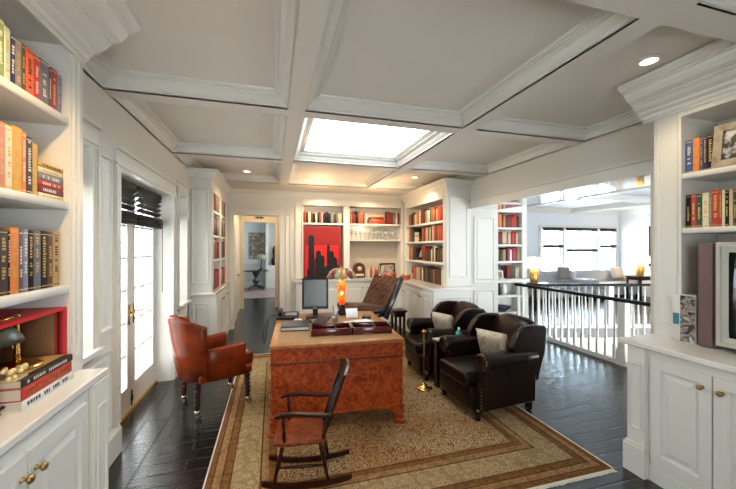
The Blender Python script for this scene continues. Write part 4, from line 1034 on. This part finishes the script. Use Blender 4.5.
# landing bookcase
MFB = MM((4.2, 6.0, 0), 0)
for z, sn, pal in ((2.04, 'top', ['dark red', 'orange', 'black', 'red', 'dark brown']), (1.68, 'second', ['red', 'rust', 'dark red', 'beige', 'dark red', 'orange red']), (1.33, 'third', ['dark red', 'black', 'crimson', 'green', 'red', 'white']), (.95, 'fourth', ['dark brown', 'brown', 'dark green', 'beige', 'dark red'])):
    rrow(MFB, .34 if z > 1 else .6, .92, z, .05, .2, "on the %s shelf of the landing bookcase" % sn, 'books in the landing bookcase', (.23, .29), (.04, .065), pal)
framed('photo_frame', 'small white photo frame beside the books on the landing bookcase', 'picture frame', (4.64, 6.08, .951), 0, .14, .17, mat('white_frame', (.7, .7, .68), .4), .02, mat('sepia_photo', (.25, .18, .12), .4), R(-8))
mb = MB(); mb.lathe([(0, -.01), (.13, -.01), (.13, .01), (0, .01)], seg=20); o = obj('dark_plate', mb, BLACK); o.location = (4.50, 6.2, 1.085); o.rotation_euler = (R(80), 0, 0); tag(o, 'round dark plate leaning behind the white frame, landing bookcase', 'plate')
mb = MB(); mb.lathe([(0, 0), (.06, 0), (.07, .12), (.04, .2), (.05, .24), (0, .25)], seg=12); tag(obj('white_jar', mb, mat('white_ceramic', (.75, .75, .75), .2), None, (4.78, 6.15, .601)), 'white ceramic jar on the lower shelf of the landing bookcase', 'jar')
mb = MB(); mb.box(-.2, .0, -.1, .1, 0, .26, .01, 1); tag(obj('storage_box', mb, BLACK, None, (4.65, 6.17, .601)), 'dark box beside the white jar on the landing bookcase', 'box')
mb = MB(); mb.lathe([(0, 0), (.08, 0), (.17, .08), (.18, .12), (.165, .12), (.08, .02), (0, .02)], seg=18); tag(obj('dark_bowl', mb, mat('navy_glaze', (.01, .012, .04), .15), None, (4.74, 6.16, .241)), 'dark blue bowl on the bottom shelf of the landing bookcase', 'bowl')

# ------------------------------------------------------------------ left counter: box, books, lamp
ZL = .9655
t = thing('keepsake_box', 'large open red box lined with brown suede on the left counter', 'box', (-1.012, 1.59, ZL))
REDC = mat('red_cloth', (.50, .008, .012), .45); SUEDE = mat('brown_suede', (.24, .12, .05), .85, noise=.35, nscale=7)
D_, Hh, Ww = .32, .355, .475
mb = MB(); mb.box(-D_, 0, 0, .02, 0, Hh); mb.box(-D_, 0, Ww-.035, Ww, 0, Hh); mb.box(-D_, -D_+.08, .02, Ww-.035, 0, .02); mb.box(-D_, 0, .02, Ww-.035, Hh-.014, Hh); mb.box(-D_, -D_+.012, .02, Ww-.035, .02, Hh-.014); obj('box_shell', mb, REDC, t)
mb = MB(); mb.box(-D_+.013, -D_+.02, .022, Ww-.037, .021, Hh-.015); mb.box(-D_+.02, -.03, Ww-.044, Ww-.036, .021, Hh-.015); obj('suede_lining', mb, SUEDE, t)
mb = MB()
for i in range(26):
    z = .02+i*(Hh-.04)/25; mb.sphere((-.012, Ww-.045, z), .0075, 6, 4)
for i in range(30): mb.sphere((-.012, .03+i*(Ww-.08)/29, .026), .0075, 6, 4)
obj('braided_edge', mb, DWOOD, t)
zz = ZL
ML2 = MM((-.965, 0, 0), R(90))
for (t_, h, c, lab, dk) in ((.04, .36, 'white', 'big white book with dark lettering at the bottom of the left counter stack', INK), (.052, .345, 'red', 'big red book in the middle of the left counter stack', BRASS), (.032, .35, 'tan', 'big tan book with black spine under the brass lamp', PALE)):
    o = book(ML2, 1.665, 0, zz, t_, h, .23, c, lab, None, 2, lying=True, deco=dk)
    if c == 'tan':
        mb = MB(); mb.box(0, .35, -.0004, .004, .002, t_-.002); mb.box(.0, .35, 0, .03, t_-.001, t_+.0005); obj('black_spine', mb, mat('black_cloth', (.012, .01, .01), .5), o)
    zz += t_+.0006
t = thing('desk_lamp', 'brass desk lamp with dark green shade on the left book stack', 'lamp', (-1.09, 1.85, zz+.001))
mb = MB(); mb.lathe([(0, 0), (.088, 0), (.09, .006), (.075, .014), (.04, .024), (.018, .034), (0, .036)], seg=24); obj('base', mb, BRASS, t)
mb = MB(); mb.turned((0, 0, .02), (0, 0, .235), [(0, .014), (.2, .012), (.5, .011), (.9, .01), (1, .012)]); mb.tube([(0, 0, .225), (.01, -.06, .228), (.01, -.14, .225)], .007); obj('stem', mb, BRASS, t)
mb = MB(); mb.lathe([(.10, .145), (.096, .165), (.075, .195), (.04, .22), (.015, .228), (.012, .223), (.037, .215), (.07, .19), (.09, .163), (.095, .145)], (.01, -.165, 0), 24); obj('lamp_shade', mb, mat('dark_green_shade', (.035, .038, .022), .4), t)
mb = MB(); mb.tube([(.01, -.045, .17), (.01, -.045, .09)], .0015, 5)
for i in range(8): mb.sphere((.01, -.045, .165-.01*i), .004, 6, 4)
obj('pull_chain', mb, BRASS, t)
mb = MB()
random.seed(3)
for i in range(16): mb.sphere((random.uniform(-.03, .03), random.uniform(-.035, .035), .01+random.uniform(0, .035)), random.uniform(.008, .014), 7, 5)
mb.box(-.03, .03, -.035, .035, 0, .008); tag(obj('shell_ornament', mb, mat('gold_cream', (.75, .6, .3), .3, .2), None, (-1.01, 1.69, zz+.001)), 'small cream and gold cluster ornament beside the brass lamp', 'ornament')

# ------------------------------------------------------------------ television corner
t = thing('television', 'silver framed tube television in the right bookcase', 'television', (2.79, 1.49, .951), R(-90))
SILV = mat('silver_plastic', (.42, .42, .36), .35)
mb = MB(); mb.rings(0, .77, .03, .705, [(0, 0), (0, .0), (.008, .014), (.028, .014), (.032, .004), (.065, .0)], lambda u, v, d: (u, -d, v), cap=False)
mb.rings(0, .77, .03, .705, [(0, 0), (0, -.08), (.12, -.38)], lambda u, v, d: (u, -d, v)); obj('tv_shell', mb, SILV, t)
mb = MB()
n = 10; G = [[mb.v((.05+.67*i/n, .004+.016*((2*i/n-1)**2+(2*j/n-1)**2), .085+.575*j/n)) for i in range(n+1)] for j in range(n+1)]
for j in range(n):
    for i in range(n): mb.f([G[j][i], G[j][i+1], G[j+1][i+1], G[j+1][i]], True)
obj('screen', mb, mat('crt_glass', (.02, .028, .026), .08, coat=.3), t)
mb = MB(); mb.box(.1, .7, .02, .3, 0, .03); obj('stand', mb, BLACK, t)
t = thing('speaker', 'tall mauve brown speaker left of the television', 'speaker', (2.80, 1.595, .951), R(-90))
mb = MB(); mb.box(0, .088, .012, .2, 0, .70, .004, 1); obj('cabinet', mb, mat('mauve_wood', (.17, .105, .105), .5), t)
mb = MB(); mb.box(.004, .084, 0, .012, .006, .694, .003, 1); obj('grille', mb, mat('mauve_cloth', (.16, .10, .10), .8, bump=.3, bscale=400), t)
t = thing('boxed_video_set', 'white and teal video box with black and white photo, beside the speaker', 'box', (2.79, 1.735, .951), R(-78))
mb = MB(); mb.box(0, .125, 0, .05, 0, .335, .002, 1); obj('box_body', mb, mat('box_card', (.6, .6, .58), .4), t)
mb = MB(); mb.box(.042, .123, -.0008, 0, .004, .33); obj('cover_photo', mb, blotch('bw_photo', [(.01, .01, .01), (.02, .02, .02), (.35, .28, .24), (.03, .03, .03), (.5, .48, .45)], 16, .6), t)
mb = MB(); mb.box(.002, .036, -.0008, 0, .12, .2); obj('teal_band', mb, mat('teal_ink', (.02, .18, .24), .4), t)

# ------------------------------------------------------------------ red picture and niche things
t = thing('skyline_picture', 'glossy red picture with black city skyline in the back-wall niche', 'picture', (.61, YB+.03, .955))
mb = MB(); mb.box(0, .80, .012, .03, .04, 1.1); obj('red_panel', mb, mat('deep_red_lacquer', (.28, .003, .003), .6), t)
mb = MB(); mb.box(.05, .75, .008, .0119, .06, .70); obj('bright_red_band', mb, mat('bright_red_lacquer', (.78, .008, .006), .6), t)
for (a, b, h) in ((.11, .23, .85), (.27, .37, .53), (.33, .45, .42), (.24, .30, .38), (.50, .56, .66), (.55, .65, .52), (.62, .72, .38), (.45, .52, .2), (.08, .15, .16), (.68, .76, .22)):
    mb = MB(); mb.box(a, b, -.008-.002*random.random(), .006, .04, .04+h); mb.box(a+.02, b-.02, -.006, .005, .04+h, .04+h+.03)
    for i in range(int(h/.05)): mb.box(a+.01, b-.01, -.0095, -.008, .06+i*.05, .075+i*.05)
    obj('building_silhouette', mb, BLACK, t)
mb = MB(); mb.box(.02, .78, -.02, .03, 0, .04); obj('base_strip', mb, DWOOD, t)
WGL = mat('drinking_glass', (.95, .97, 1), .05, trans=.7)
def wineglass(): 
    mb = MB(); mb.lathe([(0, 0), (.032, 0), (.033, .004), (.006, .01), (.005, .09), (.03, .12), (.04, .15), (.034, .20), (.031, .20), (.036, .15), (.027, .125), (0, .1)], seg=12); return mb
wg = None
for i in range(11):
    x = 1.68+i*.098
    if wg is None: wg = obj('wine_glass', wineglass(), WGL); o = wg
    else: o = wg.copy(); COL.objects.link(o)
    o.location = (x, YB+.14, 1.7905); tag(o, 'clear stemmed wine glass, %s from left on the lit niche shelf' % ORD[i], 'glass', 'wine glasses on the niche shelf')
zc = .9505
t = thing('tabletop_radio', 'small dark arched radio on the back counter', 'radio', (1.83, YB+.10, zc))
mb = MB(); mb.prism([(-.13, 0), (.13, 0), (.13, .2), (.11, .27), (.06, .315), (0, .33), (-.06, .315), (-.11, .27), (-.13, .2)], 'y', -.08, .08, .01, 2); obj('radio_case', mb, mat('dark_veneer', (.06, .015, .008), .3), t)
mb = MB(); mb.lathe([(0, 0), (.05, 0), (.05, .006), (0, .008)], (0, -.086, .2), 16, 'y'); mb.box(-.09, .09, -.088, -.081, .04, .09); obj('dial', mb, mat('dial_cream', (.6, .5, .3), .4), t)
def bottle(x, y, h, r, m, lab, neck=.35):
    mb = MB(); mb.lathe([(0, 0), (r, 0), (r*1.02, .01), (r, h*(1-neck)), (r*.35, h*(1-neck*.65)), (r*.33, h), (0, h)], seg=12); tag(obj('bottle', mb, m, None, (x, y, zc)), lab, 'bottle')
bottle(2.02, YB-.02, .20, .03, mat('clear_liquor', (.75, .72, .62), .1, trans=.5), 'clear squat bottle right of the arched radio')
bottle(2.10, YB+.05, .26, .03, mat('amber_glass', (.5, .12, .02), .1, trans=.3), 'amber bottle on the back counter, second right of the radio')
bottle(2.18, YB-.04, .22, .028, mat('red_glass', (.5, .02, .02), .1, trans=.2), 'red glass bottle on the back counter')
bottle(1.62, YB-.05, .17, .04, mat('silver_cup', (.6, .6, .6), .2, 1), 'short silver decanter left of the arched radio', .5)
bottle(2.28, YB+.06, .25, .03, BLACK, 'black bottle in front of the framed photo on the back counter')
t = thing('pick_up_sticks_jar', 'small jar of pale crossed sticks on the back counter', 'jar', (2.24, YB-.14, zc))
mb = MB(); mb.lathe([(0, 0), (.03, 0), (.035, .08), (.03, .08), (.025, .01), (0, .01)], seg=12); obj('jar_body', mb, CHROME, t)
mb = MB()
for i in range(6): a = random.uniform(-.13, .13); mb.tube([(a*.1, 0, .015), (a, random.uniform(-.02, .02), .27)], .004, 5)
obj('sticks', mb, mat('pale_sticks', (.7, .6, .42), .6), t)
framed('photo_frame', 'wide dark framed photo with white shapes at the right of the back counter', 'picture frame', (2.48, YB+.02, zc), 0, .36, .31, BLACKW, .03, blotch('group_photo', [(.03, .02, .02), (.45, .4, .35), (.1, .05, .04)], 12, .5), R(-8))
for i, (x, y, c, nm) in enumerate(((2.38, YB-.12, 'red_glass', 'red'), (2.50, YB-.16, 'amber_glass', 'amber'), (2.60, YB-.12, 'red_glass', 'red'), (2.66, YB-.45, 'amber_glass', 'amber'), (2.72, YB-.62, 'red_glass', 'red'), (2.62, YB-.75, 'amber_glass', 'amber'))):
    mb = MB(); mb.lathe([(0, 0), (.035, 0), (.042, .09), (.038, .09), (.03, .01), (0, .01)], seg=14); tag(obj('glass_tumbler', mb, MATS[c], None, (x, y, zc)), '%s glass tumbler, %s from left along the corner of the far counter' % (nm, ORD[i]), 'glass', 'coloured tumblers on the far counter')
# serving tray under the bottles


# ------------------------------------------------------------------ things on the desk
def at(x, y): return (x, y, ZD)
t = thing('computer_monitor', 'black flat computer monitor standing on the desk', 'monitor', (.485, 4.02, ZD), R(-8))
mb = MB(); mb.box(-.11, .11, -.07, .09, 0, .014, .006, 2); obj('stand_base', mb, BLACK, t)
mb = MB(); mb.box(-.03, .03, .03, .055, .012, .2); obj('stand_neck', mb, BLACK, t)
mb = MB(); mb.M = xf((0, 0, .10), 0, R(-6)); mb.rings(-.155, .155, 0, .37, [(0, 0), (0, .02), (.022, .022), (.024, .017)], lambda u, v, d: (u, -d, v), cap=False); mb.box(-.154, .154, -.002, .03, .001, .369, .006, 1); mb.box(-.15, .15, -.022, -.002, .004, .035); obj('bezel', mb, BLACK, t)
mb = MB(); mb.M = xf((0, 0, .10), 0, R(-6)); mb.box(-.132, .132, -.018, -.012, .036, .348); obj('screen', mb, mat('lcd_off', (.07, .085, .075), .25), t)
def text_mesh(s, size):
    c = bpy.data.curves.new('lettering', 'FONT'); c.body = s; c.size = size; c.extrude = .0003; c.align_x = 'CENTER'
    o = bpy.data.objects.new('lettering', c); COL.objects.link(o)
    me = bpy.data.meshes.new_from_object(o.evaluated_get(bpy.context.evaluated_depsgraph_get())); bpy.data.objects.remove(o); return me
def lettering(s, size, m, parent, loc, rot):
    me = text_mesh(s, size); me.materials.append(m); o = bpy.data.objects.new('lettering', me); COL.objects.link(o); o.parent = parent; o.location = loc; o.rotation_euler = rot; return o
lettering('DELL', .02, mat('logo_grey', (.6, .6, .6), .4), t, (0, -.0245, .112), (R(84), 0, 0))
t = thing('keyboard', 'black keyboard in front of the monitor on the desk', 'keyboard', (.53, 3.80, ZD), R(70))
mb = MB(); mb.box(-.2, .2, -.07, .07, 0, .016, .004, 2); obj('keyboard_body', mb, BLACK, t)
mb = MB()
for i in range(16):
    for j in range(5): mb.box(-.19+i*.024, -.17+i*.024, -.06+j*.024, -.04+j*.024, .016, .021, .002, 1)
k_ = obj('keys', mb, mat('key_grey', (.05, .05, .055), .4), t); k_['kind'] = 'stuff'
t = thing('telephone', 'black office telephone at the left end of the desk', 'telephone', (.17, 4.06, ZD), R(-10))
mb = MB(); mb.prism([(-.1, 0), (.1, 0), (.1, .06), (-.1, .025)], 'x', -.12, .12, .006, 2); obj('phone_body', mb, BLACK, t)
mb = MB(); mb.tube([(-.085, -.08, .06), (-.09, -.05, .085), (-.095, .06, .10), (-.09, .1, .08)], [.022, .018, .018, .024]); obj('handset', mb, BLACK, t)
mb = MB(); mb.M = xf((.0, 0, .0), 0, R(9.9)); mb.box(-.03, .10, -.03, .06, .045, .048); obj('button_pad', mb, mat('phone_panel', (.25, .27, .3), .3), t)
mb = MB(); mb.tube([(-.11, -.09, .05), (-.17, -.14, .06), (-.205, -.3, .0), (-.215, -.36, -.12), (-.205, -.33, -.2), (-.2, -.28, -.12), (-.19, -.2, .012)], .006, 6); obj('cord', mb, BLACK, t)
mb = MB(); mb.sphere((0, 0, .012), .03, 14, 8, (1, 1.7, .62)); o = obj('computer_mouse', mb, mat('white_plastic', (.7, .7, .7), .3)); o.location = (.27, 3.83, ZD+.008); o.rotation_euler = (0, 0, R(60)); tag(o, 'white computer mouse on the desk before the telephone', 'mouse')
mb = MB(); mb.box(.10, .42, 3.73, 3.93, 0, .003, .001, 1); tag(obj('mouse_pad', mb, BLACK, None, (0, 0, ZD)), 'thin black pad under the white mouse', 'mouse pad')
t = thing('disc_player', 'flat silver grey electronic box at the left of the desk', 'electronics', (.075, 3.43, ZD+.0), R(-6))
mb = MB(); mb.box(0, .28, 0, .27, 0, .05, .004, 2); obj('casing', mb, mat('graphite', (.05, .05, .055), .3), t)
mb = MB(); mb.box(.006, .274, -.003, .0, .012, .034); obj('silver_front', mb, mat('brushed_silver', (.55, .55, .56), .3, .7), t)
for i, (x, y, lab) in enumerate(((.345, 3.165, 'left mahogany desk tray near the front edge of the desk'), (.735, 3.125, 'right mahogany desk tray holding papers near the desk front'))):
    t = thing('desk_tray', lab, 'tray', (x, y, ZD), R(-6))
    mb = MB(); w, d, h = .385, .24, .066
    mb.box(0, w, 0, .012, 0, h, .002, 1); mb.box(0, w, d-.012, d, 0, h, .002, 1); mb.box(0, .012, .012, d-.012, 0, h); mb.box(w-.012, w, .012, d-.012, 0, h); mb.box(.012, w-.012, .012, d-.012, 0, .008)
    mb.box(w*.6, w*.6+.008, .012, d-.012, .008, h-.012); obj('tray_box', mb, TRAYW, t)
    mb = MB(); mb.box(-.004, w+.004, -.004, d+.004, 0, .01, .002, 1); obj('tray_base', mb, TRAYW, t)
PAPER = mat('paper_white', (.75, .75, .73), .6)
def papers(x, y, rz, w, d, h, lab, z=0, m=PAPER, nm='paper_sheets', cat='papers'):
    mb = MB(); mb.box(-w/2, w/2, -d/2, d/2, 0, h); tag(obj(nm, mb, m, None, (x, y, ZD+z), R(rz)), lab, cat)
papers(1.0, 3.215, -6, .14, .1, .012, 'small white papers lying in the right mahogany tray', .009)
papers(.93, 3.62, 15, .3, .21, .004, 'loose white papers spread behind the right desk tray')
papers(.66, 3.52, -12, .16, .12, .01, 'small white notepad behind the left desk tray')
papers(1.06, 3.80, -20, .10, .08, .03, 'low black card box at the right of the desk', 0, BLACK, 'card_box', 'box')
t = thing('tilted_notepad', 'white memo pad propped up on the desk beside the pen cup', 'notepad', (.90, 3.86, ZD), R(-5))
mb = MB(); mb.M = xf((0, 0, 0), 0, R(-35)); mb.box(-.07, .07, -.012, 0, 0, .12, .002, 1); obj('pad', mb, PAPER, t)
mb = MB(); mb.prism([(0, 0), (.09, 0), (.065, .085)], 'x', -.05, .05); obj('easel', mb, CHROME, t)
t = thing('pen_cup', 'silver mesh cup of pens in the middle of the desk', 'cup', (.67, 3.72, ZD))
mb = MB(); mb.lathe([(0, 0), (.035, 0), (.038, .095), (.034, .095), (.031, .006), (0, .006)], seg=16); obj('cup_body', mb, mat('grey_mesh', (.3, .3, .3), .3, .6), t)
for i, c in enumerate(((.7, .7, .7), (.02, .02, .02), (.6, .6, .55), (.7, .7, .7))):
    a = R(40+80*i); mb = MB(); mb.tube([(.012*math.cos(a), .012*math.sin(a), .01), (.04*math.cos(a), .04*math.sin(a), .17+.01*i)], .0045, 6); obj('pen', mb, mat('pen_%d' % (i % 3), c, .4), t)
papers(.82, 3.50, 25, .09, .09, .03, 'small tan leather box behind the desk trays', 0, LTOP, 'trinket_box', 'box')
# stained glass lamp
t = thing('stained_glass_lamp', 'glowing orange glass lamp with stained glass petal shade on the desk', 'lamp', (.83, 4.13, ZD))
mb = MB(); mb.lathe([(0, 0), (.075, 0), (.08, .012), (.06, .03), (.04, .05), (.035, .08), (.03, .1), (.03, .12), (0, .12)], seg=20); obj('base', mb, DWOOD, t)
m, N, L, b = new_mat('glowing_orange_glass'); tc = N.new('ShaderNodeTexCoord'); n = N.new('ShaderNodeTexNoise'); n.inputs['Scale'].default_value = 9; L.new(tc.outputs['Object'], n.inputs['Vector'])
r = ramp(N, [(.35, (.8, .07, .005)), (.55, (1, .22, .01)), (.7, (1, .6, .08))]); L.new(n.outputs['Fac'], r.inputs['Fac']); L.new(r.outputs['Color'], b.inputs['Base Color']); L.new(r.outputs['Color'], b.inputs['Emission Color']); b.inputs['Emission Strength'].default_value = 1.3; b.inputs['Roughness'].default_value = .2
mb = MB(); mb.lathe([(.028, .12), (.04, .14), (.052, .22), (.056, .32), (.05, .39), (.035, .42), (0, .42)], seg=20); obj('glass_body', mb, m, t)
mb = MB(); mb.sphere((-.01, -.052, .27), .017, 10, 8, (1, .4, 1.5)); obj('bulb_glow', mb, mat('bulb_glow', (1, .9, .5), .4, emit=(1, .8, .3), estr=5), t)
SG = [mat('amber_petal', (.45, .22, .06), .2, noise=.3, nscale=30), mat('plum_petal', (.16, .035, .05), .2, noise=.4, nscale=30), mat('olive_petal', (.32, .28, .14), .2, noise=.3, nscale=30)]
for k in range(12):
    a0 = 2*math.pi*k/12; mb = MB(); G = []
    for j in range(7):
        v = j/6; rr = .02+.165*v**.62; z = .575-.135*v**2.6+(.022 if j == 6 else 0); ww = (.26*(1-.55*(v > .9)*(v-.9)*10))
        G.append([mb.v(((rr+.012*math.cos(s_*1.5)*v)*math.cos(a0+s_*ww), (rr+.012*math.cos(s_*1.5)*v)*math.sin(a0+s_*ww), z-.012*abs(s_)*v)) for s_ in (-1, -.5, 0, .5, 1)])
    for A, B in zip(G, G[1:]):
        for q in range(4): mb.f([A[q], A[q+1], B[q+1], B[q]], True)
    o = obj('glass_petal', mb, SG[k % 3], t); md = o.modifiers.new('s', 'SOLIDIFY'); md.thickness = .004
mb = MB(); mb.lathe([(0, .40), (.012, .42), (.01, .57), (.03, .578), (.012, .59), (0, .6)], seg=12); obj('cap', mb, ABRASS, t)

# ------------------------------------------------------------------ light
w = bpy.data.worlds.new('World'); SC.world = w; w.use_nodes = True
bg = w.node_tree.nodes['Background']; bg.inputs[0].default_value = (.88, .94, 1, 1); bg.inputs[1].default_value = WORLD
wn, wl = w.node_tree.nodes, w.node_tree.links
tcw = wn.new('ShaderNodeTexCoord'); dt = wn.new('ShaderNodeVectorMath'); dt.operation = 'DOT_PRODUCT'; dt.inputs[1].default_value = Vector((.66, .72, .2)).normalized()
nrm = wn.new('ShaderNodeVectorMath'); nrm.operation = 'NORMALIZE'; wl.new(tcw.outputs['Generated'], nrm.inputs[0]); wl.new(nrm.outputs[0], dt.inputs[0])
mrw = wn.new('ShaderNodeMapRange'); mrw.inputs['From Min'].default_value = .55; mrw.inputs['From Max'].default_value = .97; mrw.inputs['To Min'].default_value = WORLD; mrw.inputs['To Max'].default_value = WORLD*GLOW
cm = wn.new('ShaderNodeMapRange'); cm.inputs['From Min'].default_value = .55; cm.inputs['From Max'].default_value = .97; wl.new(dt.outputs['Value'], cm.inputs['Value'])
cx_ = wn.new('ShaderNodeMix'); cx_.data_type = 'RGBA'; cx_.inputs[6].default_value = (.92, .96, 1, 1); cx_.inputs[7].default_value = (.55, .80, 1, 1); wl.new(cm.outputs['Result'], cx_.inputs[0]); wl.new(cx_.outputs[2], bg.inputs[0])
wl.new(dt.outputs['Value'], mrw.inputs['Value']); wl.new(mrw.outputs['Result'], bg.inputs[1])
def area(name, loc, rot, sx, sy, e, col=(1, 1, 1)):
    l = bpy.data.lights.new(name, 'AREA'); l.shape = 'RECTANGLE'; l.size = sx; l.size_y = sy; l.energy = e; l.color = col
    o = bpy.data.objects.new(name, l); COL.objects.link(o); o.location = loc; o.rotation_euler = rot; return o
def spot(name, loc, e, col=(1, .78, .5), ang=110, tgt=None, r=.05):
    l = bpy.data.lights.new(name, 'SPOT'); l.energy = e; l.color = col; l.spot_size = R(ang); l.spot_blend = .7; l.shadow_soft_size = r
    o = bpy.data.objects.new(name, l); COL.objects.link(o); o.location = loc
    if tgt is not None:
        d = Vector(tgt)-Vector(loc); o.rotation_euler = d.to_track_quat('-Z', 'Y').to_euler()
    return o
def point(name, loc, e, col=(1, .75, .45), r=.04):
    l = bpy.data.lights.new(name, 'POINT'); l.energy = e; l.color = col; l.shadow_soft_size = r
    o = bpy.data.objects.new(name, l); COL.objects.link(o); o.location = loc; return o
spot('downlight', (2.437, 1.655, 2.86), 45, tgt=(2.75, 1.5, 1))
spot('downlight', (-.55, 1.35, 2.86), 170, (1, .66, .3), tgt=(-.95, 1.6, 1)) 
spot('downlight', (-.415, 5.89, 2.86), 90, tgt=(-.8, 6.2, 1))
spot('downlight', (2.459, 5.57, 2.86), 110, tgt=(2.8, 5.9, .9))
spot('downlight', (2.1, 6.5, 2.75), 130, tgt=(2.0, 7.1, 1.5))
spot('downlight', (1.0, 6.5, 2.75), 110, tgt=(1.0, 7.2, 1.5))
point('niche_light', (1.9, 7.25, 2.02), 4)
for x_, e_ in ((.8, 24), (2.0, 28)): point('back_fill', (x_, 6.0, 2.45), e_, (1, .66, .36), .1)  # added fill lights in mid-air, with no fixtures, to warm the back ceiling
point('hall_light', (-.3, 8.3, 2.3), 28)
area('foyer_window_light', (1.1, 12, 1.6), (0, R(90), 0), 1.6, 2, 90, (.85, .93, 1))
point('far_lamp_light', (11.03, 7.75, 1.30), 40); point('far_lamp_light', (6.53, 7.2, 1.25), 12)
point('desk_lamp_light', (.83, 4.13, ZD+.47), 2.5, (1, .6, .3))
# ------------------------------------------------------------------ camera
cam = bpy.data.cameras.new('camera'); cam.sensor_width = 36; cam.lens = 335/736*36; cam.shift_y = 2.5/736; cam.clip_start = .02
co = bpy.data.objects.new('camera', cam); COL.objects.link(co); co.location = (0, 0, 1.625); co.rotation_euler = (R(90), 0, -math.atan(95/335))
SC.camera = co
SC.view_settings.view_transform = 'Standard'; SC.view_settings.look = 'None'; SC.view_settings.gamma = 1; SC.view_settings.exposure = EXPO
SC.view_settings.use_curve_mapping = False
